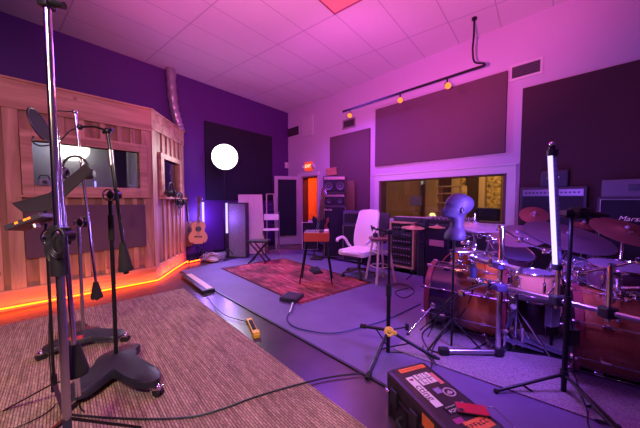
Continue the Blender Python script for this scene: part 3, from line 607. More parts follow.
# headphones on B
hp = P(76, 170, YB-.2)
def headphones(name, label, loc, rz, s=1, m=BLACK):
    t = T(name, label, 'headphones', loc, rz)
    m_ = MB(); m_.path([(math.cos(R(a))*.075*s, 0, math.sin(R(a))*.095*s) for a in range(-10, 191, 20)], .008*s, 8); m_.build('headband', m, t, True)
    for sx in (-1, 1):
        c_ = MB(); c_.lathe([(0, .03), (.03, .028), (.042, .012), (.044, -.006), (.03, -.02), (0, -.022)], (sx*.078*s, 0, -.025*s), rotm('Y', sx*90), 20); c_.build('ear_cup', m, t, True)
        c_ = MB(); c_.torus((sx*.058*s, 0, -.025*s), .030*s, .012*s, rotm('Y', 90), 20); c_.build('cushion', mat('cushion_leather', (.03, .02, .03), .5), t, True)
    return t
headphones('headphones', 'black over-ear headphones hung on the chrome boom stand beside the music desk', hp, R(20), 1.15)
# C: black boom stand with heavy base in front
tips = [F(71, 411), F(157, 396), F(133, 357)]; cc = F(117, 374)
t = T('boom_microphone_stand', 'all-black boom stand with large wheeled cast base on the jute rug', 'microphone stand', (cc.x, cc.y, 0))
cast_base(cc, tips, t, .10); YC = cc.y
pz = P(113, 200, YC).z; MB().tube((cc.x, cc.y, .09), (cc.x, cc.y, pz), .0135, n=16).build('pole', STEELB, t, True, world=True)
MB().tube((cc.x, cc.y, P(114, 240, YC).z), (cc.x, cc.y, P(114, 215, YC).z), .019, n=16).build('height_grip', RUBBER, t, True, world=True)
h0 = P(107.5, 131, YC-.06); h1 = P(123.5, 246, YC-.06); MB().tube(h0, h1, .0105, n=14).build('boom', STEELB, t, True, world=True)
MB().tube(P(110, 150, YC-.06), P(111.5, 165, YC-.06), .015, n=14).build('boom_grip', ALU, t, True, world=True)
cone_weight(P(122.5, 243, YC-.06), P(126, 271, YC-.06), t); clutch(P(114.5, 195, YC-.03), t, .033)
m_ = MB(); m_.ball(h0, .022); m_.path([h0, P(95, 127, YC-.05), P(80, 127, YC-.03)], .008); m_.ball(P(80, 127, YC-.03), .02); m_.tube(h0+Vector((-.03, 0, -.01)), h0+Vector((.035, 0, .012)), .012); m_.build('extension_arm', STEELB, t, True, world=True)

# ---- hanging thin cables by the music stand, cables on the rug
def cable(pts, r, label, m=CABLE, cat='cable', name='cable'):
    o = MB().path(pts, r, 6).build(name, m, None, True, world=True); return tag(o, label, cat)
def fl(z, *q): return [F(a, b, z) for a, b in q]
cable([P(48, 228, 1.55), P(50, 290, 1.55), P(49, 340, 1.55), P(52, 380, 1.6)]+fl(.02, (60, 396), (50, 410), (25, 424), (-10, 436)), .003, 'thin black cable dropping from the small mixer to the jute rug')
cable(fl(.018, (69, 414), (85, 416), (140, 419), (190, 417), (222, 409), (258, 396), (300, 384), (330, 377), (362, 373)), .006, 'black cable lying across the jute rug in the foreground')
cable(fl(.02, (118, 371), (100, 384), (80, 402), (84, 412)), .004, 'short black cable beside the base of the black boom stand')
# ================================================================ BACK LEFT: lamp, tubes, guitars, boards, chairs
L0 = P(225, 157, 6.3); ls = F(221, 257)
t = T('photo_lamp', 'big glowing white round studio lamp on a thin black stand', 'lamp', (L0.x, L0.y, 0))
fw = (Vector((.4, .3, 1.3))-L0).normalized()
rt = fw.to_track_quat('Z', 'Y').to_matrix()
MB().lathe([(0, .075), (.10, .068), (.20, .04), (.27, .0), (.285, -.03)], L0, rt, 36).build('lamp_shade', emis('white_lantern', (1, .97, 1), 5.5), t, True, world=True)
MB().lathe([(.285, -.03), (.18, -.10), (.07, -.13), (0, -.13)], L0, rt, 32).build('lamp_housing', BLACK, t, True, world=True)
m_ = MB(); m_.tube((L0.x-.05, L0.y+.1, L0.z-.12), (L0.x-.09, L0.y+.12, .75), .008); m_.tube((L0.x-.09, L0.y+.12, .75), (L0.x-.09, L0.y+.12, .12), .012); m_.build('pole', STEELB, t, True, world=True)
for a in (100, 215, 330):
    q = Vector((L0.x-.09+math.cos(R(a))*.36, L0.y+.12+math.sin(R(a))*.36, .012)); MB().tube((L0.x-.09, L0.y+.12, .5), q, .007).build('leg', STEELB, t, True, world=True)
lamp('round_lamp_light', 'SPOT', L0+fw*.12, 160, (1, .88, .90), .2, L0+fw*2+Vector((0, 0, -.7)), 140)
# glowing violet tubes (standing)
TUBE = emis('violet_tube', (.52, .38, 1.0), 1.9)
def small_tube(px, py0, py1, Y, label, gl=22, gy=.08):
    f = lean(px, py1, Y); z0 = P(px, py1, Y).z; z1 = P(px, py0, Y).z
    t = T('light_tube', label, 'light tube', f)
    MB().tube((0, 0, z0), (0, 0, z1), .024, n=12).build('glowing_tube', TUBE, t, True)
    m_ = MB(); m_.tube((0, 0, z1), (0, 0, z1+.03), .02); m_.tube((0, 0, z0-.03), (0, 0, z0), .02); m_.tube((0, .03, z0-.05), (0, .03, z1*.8), .008); m_.tube((0, 0, .02), (0, 0, z0), .012); m_.build('holder', BLACK, t, True)
    for a in (40, 160, 280): MB().tube((0, 0, .25), (math.cos(R(a))*.2, math.sin(R(a))*.2, .01), .007).build('leg', BLACK, t, True)
    lamp('tube_glow', 'POINT', (f.x+.05, f.y+gy, (z0+z1)/2), gl, (.28, .14, 1), .05); lamp('tube_light', 'AREA', (f.x+.06, f.y-.10, (z0+z1)/2), 12, (.34, .16, 1), .08, (f.x+.6, f.y-1.2, (z0+z1)/2), sy=.6)
small_tube(203.5, 202, 232, 6.05, 'glowing violet tube light standing beside the acoustic guitar')
small_tube(227, 203, 233, 6.0, 'glowing violet tube light at the left edge of the tall grey case', 8, -.10)
# tall grey case
g0 = F(228, 258); g1 = F(247, 260); d = g1-g0; W_ = .41
t = T('gobo', 'tall grey fabric-covered box panel standing by the violet tube', 'acoustic baffle', (g0.x+.02, g0.y, 0), R(-8))
hgt = P(238, 203, g0.y).z
MB().bx(0, W_, 0, .14, .03, hgt, .012).build('body', mat('grey_felt', (.20, .17, .22), .9, var=.25, vs=30, bump=.3, bs=200), t)
m_ = MB(); m_.bx(-.012, .012, -.012, .15, .0, hgt+.01, .004); m_.bx(W_-.012, W_+.012, -.012, .15, 0, hgt+.01, .004); m_.bx(0, W_, -.012, .02, hgt-.02, hgt+.01, .004); m_.bx(0, W_, -.012, .15, 0, .04, .004); m_.build('edge_trim', mat('dark_trim', (.03, .02, .04), .5), t)
# low dark case on the floor near the gobo: heap of cables
m_ = MB()
for k in range(14):
    cx = F(214, 261); q = [Vector((cx.x+random.uniform(-.25, .22), cx.y+random.uniform(-.14, .14), .015+random.uniform(0, .16))) for _ in range(7)]; m_.path(q, .007, 6, closed=True)
o = m_.build('cable_heap', mat('grey_cable', (.40, .34, .42), .5), None, True, world=True); tag(o, 'tangled heap of cables on the floor beside the guitar', 'cable heap'); o['kind'] = 'stuff'
bb = F(215, 261); t = T('gear_bag', 'small pale crumpled bag lying among the cables beside the guitar', 'bag', (bb.x, bb.y-.1, 0))
m_ = MB(); m_.ball((0, 0, .05), .11, (1.2, .8, .5), 14)
for v in m_.bm.verts: v.co += Vector((random.uniform(-.014, .014), random.uniform(-.014, .014), random.uniform(-.01, .01)))
m_.build('body', mat('pale_cloth', (.55, .45, .42), .8), t, True); MB().path([(-.1, 0, .09), (-.03, -.03, .17), (.06, 0, .16), (.11, .02, .07)], .007).build('strap', mat('orange_strap', (.55, .18, .04), .6), t, True)
# guitars
def guitar(name, label, loc, rz, top, side, s=1.0, leanb=8, electric=False, stand=True, neckm=None, roll=0, group=None, lift=.10):
    t = T(name, label, 'guitar', loc, rz, group)
    lb = Matrix.Translation(Vector((0, 0, lift if stand else 0))) @ Matrix.Rotation(R(-leanb), 4, 'X') @ Matrix.Rotation(R(roll), 4, 'Y')
    prof = [(0, 0), (.10, .005), (.165, .05), (.19, .13), (.175, .20), (.135, .255), (.12, .285), (.128, .33), (.145, .38), (.135, .43), (.09, .475), (.03, .49), (0, .49)]
    if electric: prof = [(0, 0), (.10, .01), (.155, .06), (.16, .14), (.12, .20), (.11, .25), (.14, .32), (.13, .40), (.09, .37), (.04, .33), (0, .33)]
    pts = [(x*s, 0, z*s) for x, z in prof]+[(-x*s, 0, z*s) for x, z in prof[-2:0:-1]]
    dp_ = (.10 if not electric else .045)*s
    def bl(mb, nm, m, par=t, sm=False):
        bmesh.ops.transform(mb.bm, matrix=lb, verts=mb.bm.verts); return mb.build(nm, m, par, sm)
    bd = bl(MB().prism(pts, (0, dp_, 0)), 'body', side)
    top_ = [(p[0]*.97, -.002, p[2]*.975+.005) for p in pts]; bl(MB().prism(top_, (0, .003, 0)), 'soundboard' if not electric else 'face', top, bd)
    if not electric:
        bl(MB().lathe([(0, 0), (.05*s, 0), (.05*s, .003), (0, .003)], (0, -.001, .315*s), rotm('X', 90), 24), 'soundhole', BLACK, bd)
        bl(MB().torus((0, -.003, .315*s), .056*s, .004, rotm('X', 90)), 'rosette', mat('rosette', (.2, .08, .03), .5), bd)
        bl(MB().bx(-.075*s, .075*s, -.014, 0, .14*s, .165*s, .003), 'bridge', mat('dark_wood', (.04, .015, .01), .5), bd)
    else:
        bl(MB().bx(-.03*s, .03*s, -.012, 0, .10*s, .13*s), 'bridge', CHROME, bd)
        for z in (.18, .27): bl(MB().bx(-.035*s, .035*s, -.010, 0, (z-.012)*s, (z+.012)*s), 'pickup', BLACK, bd)
    z0 = .44*s if not electric else .31*s; z1 = .86*s if not electric else .80*s
    bl(MB().bx(-.027*s, .027*s, -.016, .014, z0, z1, .004), 'neck', neckm or mat('neck_wood', (.10, .035, .015), .45))
    hd = MB().prism([(-.024*s, -.01, z1), (.024*s, -.01, z1), (.038*s, -.004, z1+.05*s), (.034*s, .006, z1+.16*s), (-.034*s, .006, z1+.16*s), (-.038*s, -.004, z1+.05*s)], (0, .014, 0)); h_ = bl(hd, 'headstock', neckm or mat('neck_wood', (.10, .035, .015), .45))
    m_ = MB()
    for k in range(3):
        for sx in (-1, 1): m_.tube((sx*.034*s, .004, z1+(.06+.035*k)*s), (sx*.058*s, .004, z1+(.06+.035*k)*s), .006)
    bl(m_, 'tuning_pegs', CHROME, h_, True)
    m_ = MB()
    for k in range(6):
        x = (-.020+.008*k)*s; m_.tube((x, -.018, .15*s if not electric else .12*s), (x, -.018, z1), .0009, n=4)
    bl(m_, 'strings', ALU)
    if stand:
        g = T('guitar_stand', 'black folding stand holding '+label, 'guitar stand', loc, rz)
        m_ = MB(); m_.tube((0, .13, .30), (0, .20, .85*s), .008); m_.tube((-.04, .14, .84*s), (.04, .14, .84*s), .008); m_.tube((0, .20, .84*s), (0, .14, .84*s), .008); m_.build('neck_support', STEELB, g, True)
        m_ = MB(); m_.tube((0, .14, .3), (-.10, -.04, lift+.0), .008); m_.tube((0, .14, .3), (.10, -.04, lift), .008); m_.tube((-.10, -.04, lift), (-.10, -.06, lift+.05), .008); m_.tube((.10, -.04, lift), (.10, -.06, lift+.05), .008); m_.build('yoke', STEELB, g, True)
        for sx, sy in ((-.2, -.14), (.2, -.14), (0, .32)): MB().tube((0, .14, .33), (sx, sy, .008), .008).build('leg', STEELB, g, True)
    return t
SPR = mat('spruce_top', (.62, .30, .12), .35, var=.08, vs=30, stretch=(8, 1, 1)); MAH = mat('mahogany', (.16, .05, .025), .4)
ga = F(197, 262); guitar('acoustic_guitar', 'natural spruce acoustic guitar on a stand beside the wooden booth', (ga.x+.03, ga.y-.0, 0), R(28), SPR, MAH, 1.0, 8, roll=3, lift=.38)
gb = F(190.5, 260); gbo = guitar('acoustic_guitar', 'brown acoustic guitar seen edge-on behind the spruce guitar', (gb.x-.0, gb.y+.02, .30), R(80), mat('brown_top', (.22, .08, .03), .4), MAH, 1.12, 4, stand=False)
# pale boards leaning on the wall
def board(name, label, q, m, th=.02, ytop=.12, cat='board'):
    bl, br, tr, tl_, Y = q
    a = P(*bl, Y); b = P(*br, Y); c_ = P(*tr, Y+ytop); d_ = P(*tl_, Y+ytop)
    a.z = max(a.z, .0); b.z = a.z
    o = MB().prism([a, b, c_, d_], (0, th, 0)).build(name, m, None, world=True, bev=.003); return tag(o, label, cat)
board('leaning_board', 'large pale pinkish plywood board leaning behind the tall grey case', ((240, 254), (265, 251), (262, 194.5), (238, 194.5), 6.45), mat('pale_ply', (.62, .42, .42), .6, var=.08, vs=10, stretch=(4, 4, .4)))
# narrow empty frame
a = P(267, 242, 7.0); a.z = 0; b = a+Vector((.17, 0, 0)); h = P(268, 194, 7.15).z
t = T('empty_frame', 'narrow pale empty wooden frame leaning left of the open door', 'frame', a)
m_ = MB(); m_.beam((0, 0, 0), (-.03, .15, h), .03, .02); m_.beam((.24, 0, 0), (.16, .15, h), .03, .02); m_.beam((-.03, .15, h), (.16, .15, h), .03, .02); m_.build('frame', mat('raw_pine', (.40, .28, .25), .6), t)
m_ = MB()
for k in range(5): m_.beam((-.005, .1+.005*k, h*(.45+.09*k)), (.18, .1+.005*k, h*(.45+.09*k)), .012, .012)
m_.build('rungs', mat('dark_rungs', (.07, .05, .06), .6), t)
# white folding chair
fc = F(268, 254); t = T('folding_chair', 'white and grey folding chair standing by the leaning boards', 'chair', (fc.x+.08, fc.y, 0), R(8))
WP = mat('white_plastic', (.80, .74, .72), .45); GM = mat('grey_metal', (.16, .13, .16), .4, .6)
MB().bx(-.18, .18, -.20, .20, .585, .61, .012).build('seat', WP, t)
m_ = MB(); m_.bx(-.18, .18, -.012, .012, -.075, .075, .01); bmesh.ops.transform(m_.bm, matrix=Matrix.Translation((0, .235, .88)) @ Matrix.Rotation(R(-10), 4, 'X'), verts=m_.bm.verts); m_.build('backrest', WP, t)
for sx in (-1, 1):
    MB().tube((sx*.20, -.20, .01), (sx*.19, .25, .94), .011).build('front_leg', GM, t, True); MB().tube((sx*.18, .24, .01), (sx*.18, -.12, .585), .011).build('rear_leg', GM, t, True)
m_ = MB(); m_.tube((-.2, -.15, .12), (.2, -.15, .12), .008); m_.tube((-.18, .18, .14), (.18, .18, .14), .008); m_.build('stretcher', GM, t, True)
# X bench
xb_ = F(256, 263); t = T('folding_bench', 'black padded keyboard bench with crossed legs at the corner of the red rug', 'bench', (xb_.x+.05, xb_.y+.1, 0), R(-4))
MB().bx(-.21, .21, -.14, .14, .42, .47, .025).build('seat', mat('black_vinyl', (.035, .03, .045), .4), t)
for y in (-.12, .12):
    MB().beam((-.17, y, .02), (.17, y, .42), .03, .02).build('leg', STEELB, t); MB().beam((.17, y+.02, .02), (-.17, y+.02, .42), .03, .02).build('leg', STEELB, t)
for x_ in (-.17, .17): MB().tube((x_, -.2, .02), (x_, .2, .02), .016).build('foot_bar', STEELB, t, True)

# ---- floor pedals and cables, middle
def obox(name, label, a, b, wd, h, m, cat, z0=.0, bev=.006):
    """box along a->b on the floor"""
    d = b-a; t = T(name, label, cat, ((a.x+b.x)/2, (a.y+b.y)/2, z0), math.atan2(d.y, d.x)); MB().bx(-d.length/2, d.length/2, -wd/2, wd/2, 0, h, bev).build('body', m, t); return t, d.length
a = F(187, 277); b = F(209, 293); t, Ln = obox('pedal_rail', 'long black floor pedal with a pale top plate at the jute rug corner', a, b, .17, .05, BLACK, 'pedal')
MB().bx(-Ln/2+.03, Ln/2-.03, -.02, .065, .05, .056, .002).build('top_plate', mat('cream_plate', (.75, .60, .42), .5), t)
a = F(249, 321); b = F(257, 338.5); t, Ln = obox('stomp_pedal', 'narrow yellow and black foot pedal on the dark floor beside the jute rug', a, b, .055, .035, mat('yellow_paint', (.85, .55, .02), .45), 'pedal')
MB().bx(-Ln*.32, Ln*.22, -.018, .018, .034, .045, .004).build('treadle', RUBBER, t); MB().bx(Ln*.30, Ln*.46, -.034, .034, .0, .050, .006).build('heel_plate', mat('yellow_paint', (.65, .40, .03), .45), t)
MB().bx(-Ln*.52, -Ln*.36, -.036, .036, .0, .03, .006).build('toe_plate', mat('olive_paint', (.25, .20, .06), .5), t)
a = F(284, 299); b = F(300, 301.5); t, Ln = obox('foot_switch', 'black ribbed foot switch box at the near corner of the red rug', a, b, .24, .05, mat('black_pedal', (.03, .028, .035), .4), 'foot switch', z0=.016)
m_ = MB()
for k in range(6): m_.bx(-Ln/2+.02+k*(Ln-.04)/6, -Ln/2+.032+k*(Ln-.04)/6, -.10, .10, .05, .057, .001)
m_.build('ribs', mat('rib_grey', (.12, .10, .13), .4), t)
cable(fl(.02, (206, 293), (212, 303), (222, 313), (233, 318), (249, 322)), .004, 'thin black cable joining the two pedals by the jute rug')
cable(fl(.02, (293, 303), (291, 310), (287, 318), (293, 326), (310, 331), (335, 333), (362, 327), (388, 319), (420, 304)), .006, 'dark blue cable looping from the foot switch over the grey carpet', mat('blue_cable', (.02, .04, .16), .4))
m_ = MB(); q = [F(293, 303, .04), F(291.5, 308, .03), F(290, 313, .02)]; o = m_.path(q, .013).build('cable_boot', mat('silver_braid', (.45, .42, .5), .4, .5), None, True, world=True); tag(o, 'thick silver connector sleeve of the cable at the foot switch', 'connector')
cable(fl(.02, (330, 300), (300, 318), (268, 316)), .002, 'x')if False else None
# things hanging on the booth side window
for k, (x_, lb) in enumerate(((.50, 'black headphones resting on the side window ledge of the booth'), (.95, 'black headphones hanging under the side window ledge of the booth, nearer the guitars'))):
    q = SF.pt(x_, -.10, 1.46 if k == 0 else 1.30); headphones('headphones', lb, q, SF.a, 1.55)
m_ = MB()
for k in range(5):
    r = .12+.014*k; cc_ = SF.pt(.70+.05*k, -.14+.008*k, 1.30); m_.path([cc_+SF.u*(math.cos(x*.785)*r)+Vector((0, 0, math.sin(x*.785)*r*.9)) for x in range(8)], .006, 6, closed=True)
o = m_.build('cable_coil', CABLE, None, True, world=True); tag(o, 'black coiled cable hanging from the side window ledge of the booth', 'cable')
m_ = MB(); cc_ = SF.pt(1.05, -.035, 1.08); m_.path([cc_+SF.u*(math.cos(x*.785)*.06)+Vector((0, 0, math.sin(x*.785)*.08)) for x in range(8)], .006, 6, closed=True); o = m_.build('cable_loop', CABLE, None, True, world=True); tag(o, 'small black cable loop on the side boards of the booth', 'cable')
# ================================================================ CENTRE: organ, chair, stool, stand
# small red electric organ on splayed legs
oc = F(316.5, 284); oc = Vector((oc.x, oc.y+.12, .016)); t = T('electric_organ', 'small red electric organ on four black splayed legs on the red rug', 'organ', oc, R(-3))
Yo = oc.y; ow = .50; zt = .80; zb = .665
ORG = mat('orange_red_tolex', (.62, .075, .03), .5, bump=.2, bs=200)
MB().bx(-.19, .20, -.16, .17, zb-.016, zt-.016, .012).build('case', ORG, t)
MB().bx(-.18, .04, -.04, .155, zt-.018, zt+.0, .003).build('control_panel', mat('organ_grey', (.40, .34, .38), .5), t)
MB().bx(.05, .11, -.12, .155, zt-.018, zt+.006, .003).build('speaker_grille', BLACK, t); MB().bx(.12, .19, -.12, .155, zt-.018, zt+.012, .003).build('lid_plate', mat('cream_plastic', (.75, .62, .58), .5), t)
kb = MB()
for i in range(16): kb.bx(-.182+i*.0145, -.169+i*.0145, -.15, -.045, zt-.016, zt-.004, .001)
kb.build('white_keys', mat('ivory_keys', (.6, .5, .5), .4), t)
kb = MB()
for i in range(16):
    if i % 7 not in (2, 6): kb.bx(-.174+i*.0145, -.165+i*.0145, -.11, -.045, zt-.006, zt+.006, .001)
kb.build('black_keys', BLACK, t)
kn = MB()
for i in range(6): MB().tube((-.16+i*.035, .05, zt), (-.16+i*.035, .05, zt+.018), .010).build('knob', BLACK, t, True)
kn.bm.free()
for sx in (-1, 1):
    for sy in (-1, 1): MB().tube((sx*.15, sy*.10, zb-.014), (sx*.25, sy*.17, 0), .014, .011).build('leg', STEELB, t, True)
MB().tube((-.17, .11, .52), (.17, .11, .52), .007).build('cross_bar', STEELB, t, True)
pc = F(316, 272, .016); t = T('expression_pedal', 'small black pedal on the rug beneath the red organ', 'pedal', pc, R(20)); MB().bx(-.09, .09, -.13, .13, 0, .03, .008).build('base', BLACK, t)
MB().box((0, 0, .05), (.14, .22, .015), rotm('X', 8), .004).build('treadle', RUBBER, t)
# white executive chair
wc = F(357.5, 277); t = T('office_chair', 'white padded high-back office chair on a black wheeled base', 'chair', (wc.x+.03, wc.y+.05, .008), R(-40))
WL_ = mat('white_leather', (.88, .80, .74), .42, bump=.1, bs=40)
s_ = MB(); s_.bx(-.255, .255, -.27, .25, .37, .47, .045); s_.ball((0, -.22, .425), .1, (2.4, .75, .5)); s_.build('seat', WL_, t, True)
# backrest: lofted, waist and wider shoulders, curved back
zs = [.42, .50, .60, .72, .84, .94, 1.02, 1.09, 1.13]; ws = [.20, .235, .25, .245, .23, .215, .215, .205, .15]; ys = [.21, .235, .25, .262, .285, .315, .345, .365, .375]; th_ = [.05, .09, .10, .09, .085, .085, .09, .08, .045]
b_ = MB(); rings = []
for z, w_, y, h_ in zip(zs, ws, ys, th_):
    ring = []
    for k in range(20):
        a = 2*math.pi*k/20; cx = math.copysign(abs(math.cos(a))**.45, math.cos(a)); sy = math.copysign(abs(math.sin(a))**.7, math.sin(a))
        ring.append(b_.bm.verts.new((cx*w_, y+sy*h_*.5-.05*(abs(cx))**3+.02, z)))
    rings.append(ring)
for A, B in zip(rings, rings[1:]):
    for k in range(20): b_.bm.faces.new((A[k], A[(k+1) % 20], B[(k+1) % 20], B[k]))
b_.bm.faces.new(rings[0][::-1]); b_.bm.faces.new(rings[-1]); b_.build('backrest', WL_, t, True, sub=1)
for sx in (-1, 1):
    MB().path([(sx*.25, .20, .40), (sx*.30, .12, .50), (sx*.31, .04, .60), (sx*.305, -.06, .645), (sx*.295, -.20, .635), (sx*.28, -.25, .60)], .024, 10).build('armrest', WL_, t, True)
MB().tube((0, 0, .12), (0, 0, .37), .028).build('gas_lift', BLACK, t, True)
m_ = MB(); m_.bx(-.12, .12, -.12, .14, .33, .37, .01); m_.build('tilt_mechanism', BLACK, t)
for k in range(5):
    a = R(20+72*k); e = Vector((math.cos(a)*.29, math.sin(a)*.29, .07)); MB().beam((0, 0, .12), e, .045, .03, .008).build('base_arm', mat('dark_wood_base', (.08, .03, .03), .4), t)
    s = Vector((-math.sin(a), math.cos(a), 0)); c_ = MB(); c_.tube(e-s*.025-up3*.04, e+s*.025-up3*.04, .030, n=16); c_.build('caster', BLACK, t, True)
# bar stool
sc = F(380, 281); t = T('bar_stool', 'pale wooden round-topped bar stool beside the white office chair', 'stool', (sc.x, sc.y, .008), R(20))
PINE = wood('pale_stool_wood', (.58, .42, .34), (.72, .55, .45), 8); BRN = mat('brown_seat', (.22, .09, .05), .45, var=.3, vs=20)
zs_ = P(380, 238, sc.y).z
MB().lathe([(0, -.015), (.165, -.015), (.185, 0), (.185, .02), (.17, .032), (0, .030)], (0, 0, zs_-.02)).build('seat', BRN, t, True)
lg = []
for k in range(4):
    a = R(45+90*k); MB().tube((math.cos(a)*.12, math.sin(a)*.12, zs_-.03), (math.cos(a)*.235, math.sin(a)*.235, 0), .018, .020).build('leg', PINE, t, True)
def onleg(k, z):
    a = R(45+90*k); f_ = 1-z/(zs_-.03); r = .12+.115*f_; return Vector((math.cos(a)*r, math.sin(a)*r, z))
for k in range(4):
    for z in (.24+.0*k, .47): MB().tube(onleg(k, z), onleg(k+1, z), .010).build('rung', PINE, t, True)
headphones('headphones', 'black headphones lying on the seat of the wooden bar stool', (sc.x-.03, sc.y, zs_+.075), R(30), .9)
m_ = MB(); m_.path([(0, 0, 0), (.05, .02, .04), (.09, -.03, .02), (.03, -.06, .05), (-.04, -.02, .02), (.02, .05, .06), (.1, .05, .01)], .007); o = m_.build('cable_coil', CABLE, None, True); o.location = (sc.x+.05, sc.y-.03, zs_+.022); tag(o, 'small coil of black cable heaped on the bar stool seat', 'cable')
# tall straight stand with claw top and yellow clutch
tc_ = F(388, 352, .008); t = T('clamp_stand', 'black tripod stand with yellow clutch ring, alone on the grey carpet', 'stand', (tc_.x, tc_.y, .008))
def onC(py, dx=0): q = P(388+dx, py, tc_.y); return Vector((tc_.x, tc_.y, q.z))
m_ = MB(); m_.tube((tc_.x, tc_.y, .01), onC(286), .017, n=16); m_.build('lower_pole', STEELB, t, True, world=True)
MB().tube(onC(288), onC(233), .012, n=14).build('upper_pole', STEELB, t, True, world=True); MB().tube(onC(296), onC(284), .024, n=16).build('height_collar', BLACK, t, True, world=True)
hb = onC(330)
m_ = MB(); m_.torus(hb+Vector((0, -.03, .0)), .030, .012, rotm('X', 65), 20); m_.box(hb+Vector((.02, -.03, 0)), (.09, .03, .03), rotm('Y', 20), .008); m_.build('yellow_clutch', mat('yellow_plastic', (.90, .58, .06), .45), t, True, world=True)
for q in (F(367, 379, .01), F(439, 360, .01), Vector((tc_.x-.22, tc_.y+.10, .19))):
    MB().tube(hb, q, .013, .014).build('leg', STEELB, t, True, world=True); MB().tube(q-(q-hb).normalized()*.05, q, .019).build('rubber_foot', RUBBER, t, True, world=True)
    MB().tube((tc_.x, tc_.y, .05), hb.lerp(q, .45), .006).build('brace', STEELB, t, True, world=True)
m_ = MB(); e = P(407, 327, tc_.y-.05); m_.tube(hb, e, .006); m_.build('lever', STEELB, t, True, world=True); MB().box(e, (.03, .03, .055), None, .01).build('knob', RUBBER, t, True, world=True)
tpz = onC(232)
m_ = MB(); m_.tube(P(371, 228, tc_.y), P(404, 236, tc_.y), .007); m_.box(tpz+up3*.0, (.04, .04, .04), None, .008); m_.build('top_bar', STEELB, t, True, world=True)
for px, py, s in ((373, 229, 1), (381, 231, 1), (394, 234, -1), (402, 232, -1)):
    c_ = P(px, py, tc_.y); m_ = MB(); m_.path([c_+Vector((.012*math.cos(a_*.7), -.02, .018*math.sin(a_*.7))) for a_ in range(7)], .005, 6); m_.tube(c_, c_+Vector((s*-.02, -.02, .03)), .007); m_.build('mic_clip', BLACK, t, True, world=True)

# ================================================================ BACK WALL GEAR
AMPC = mat('black_tolex_violet', (.026, .022, .038), .6, bump=.3, bs=250); GRL = mat('speaker_cloth', (.014, .013, .024), .9, bump=.5, bs=500); PIPE = mat('pale_piping', (.45, .42, .48), .5); PANL = mat('silver_panel', (.20, .16, .20), .4, .5)
def cabinet(name, label, cat, loc, rz, w_, d_, h, grille=True, speakers=0, strip=None, piping=False, knobs=0, logo=None, group=None, legs=True, gm=None, logo_pos=None, body=None):
    """local x across the front, y into the cabinet, z up; origin front-left bottom"""
    t = T(name, label, cat, loc, rz, group)
    MB().bx(0, w_, 0, d_, 0, h, .012).build('cabinet', body or AMPC, t)
    g0_ = .03; g1_ = h-.03 if strip is None else strip[0]-.01
    if grille:
        MB().bx(.03, w_-.03, -.006, .004, g0_, g1_, .002).build('grille', gm or GRL, t)
    if piping:
        m_ = MB(); m_.path([(.028, -.008, g0_), (w_-.028, -.008, g0_), (w_-.028, -.008, g1_), (.028, -.008, g1_)], .004, 6, smooth=False, closed=True); m_.build('piping', PIPE, t)
    for k in range(speakers):
        cx = w_*(k+.5)/speakers; r = min(w_/speakers, g1_-g0_)*.36; cz = (g0_+g1_)/2
        m_ = MB(); m_.lathe([(0, -.004), (r*.25, -.004), (r*.3, .004), (r*.85, -.010), (r*.95, -.016), (r, -.010), (r, 0)], (cx, -.006, cz), rotm('X', -90) @ rotm('Z', 0), 24)
        m_.build('speaker_cone', mat('cone_grey', (.06, .055, .09), .5), t, True)
    if strip:
        st = MB().bx(.03, w_-.03, -.008, .004, strip[0], strip[1], .002).build('control_panel', PANL, t)
        for k in range(knobs):
            x = .05+(w_-.10)*(k+.5)/knobs; MB().tube((x, -.008, (strip[0]+strip[1])/2), (x, -.026, (strip[0]+strip[1])/2), min(.011, (strip[1]-strip[0])*.3), n=12).build('knob', BLACK, st, True)
    if logo: text(logo, 'logo', mat('white_script', (.85, .80, .60), .4), t, Matrix.Translation((logo_pos[0], -.010, logo_pos[1])) @ FACE, logo_pos[2], .002, .35)
    return t
def facing(a, b): d = b-a; return math.atan2(d.y, d.x)
# left stack
Ys = 6.1; A0 = P(323, 250, Ys); A0.z = 0; A1 = P(342, 250, Ys-.05); rz = facing(A0, Vector((A1.x, A1.y, 0))); w_ = (A1-A0).length; w_ = .45
z1 = P(330, 205.5, Ys).z; z2 = P(330, 193.5, Ys).z; z3 = P(330, 175, Ys).z; A0.z = .008
cabinet('bass_amplifier', 'tall dark blue-black bass speaker cabinet at the bottom of the amplifier stack', 'amplifier', A0, rz, .52, .42, z1-.008, logo='Hartke', logo_pos=(.11, z1-.10, .062), piping=True)
cabinet('head_amplifier', 'dark amplifier head between the tall cabinet and the two-speaker combo', 'amplifier', (A0.x+.01, A0.y+.03, z1), rz, .49, .32, z2-z1, speakers=2, strip=(z2-z1-.07, z2-z1-.03), knobs=6)
cabinet('combo_amplifier', 'dark combo amplifier with two round speakers on top of the stack', 'amplifier', (A0.x+.0, A0.y+.02, z2), rz, .51, .40, z3-z2-.02, speakers=2, strip=(z3-z2-.10, z3-z2-.04), knobs=5)
bx_ = P(327, 176, Ys+.1); t = T('wooden_box', 'small brown wooden box tilted on top of the amplifier stack', 'box', (bx_.x+.11, bx_.y, z3-.02), R(-12))
MB().box((0, 0, .09), (.24, .16, .15), rotm('Y', -6), .006).build('box', mat('brown_box', (.24, .09, .05), .5, var=.2, vs=12), t); MB().box((-.0, 0, .172), (.25, .17, .014), rotm('Y', -6), .003).build('lid', mat('brown_lid', (.30, .12, .06), .5), t)
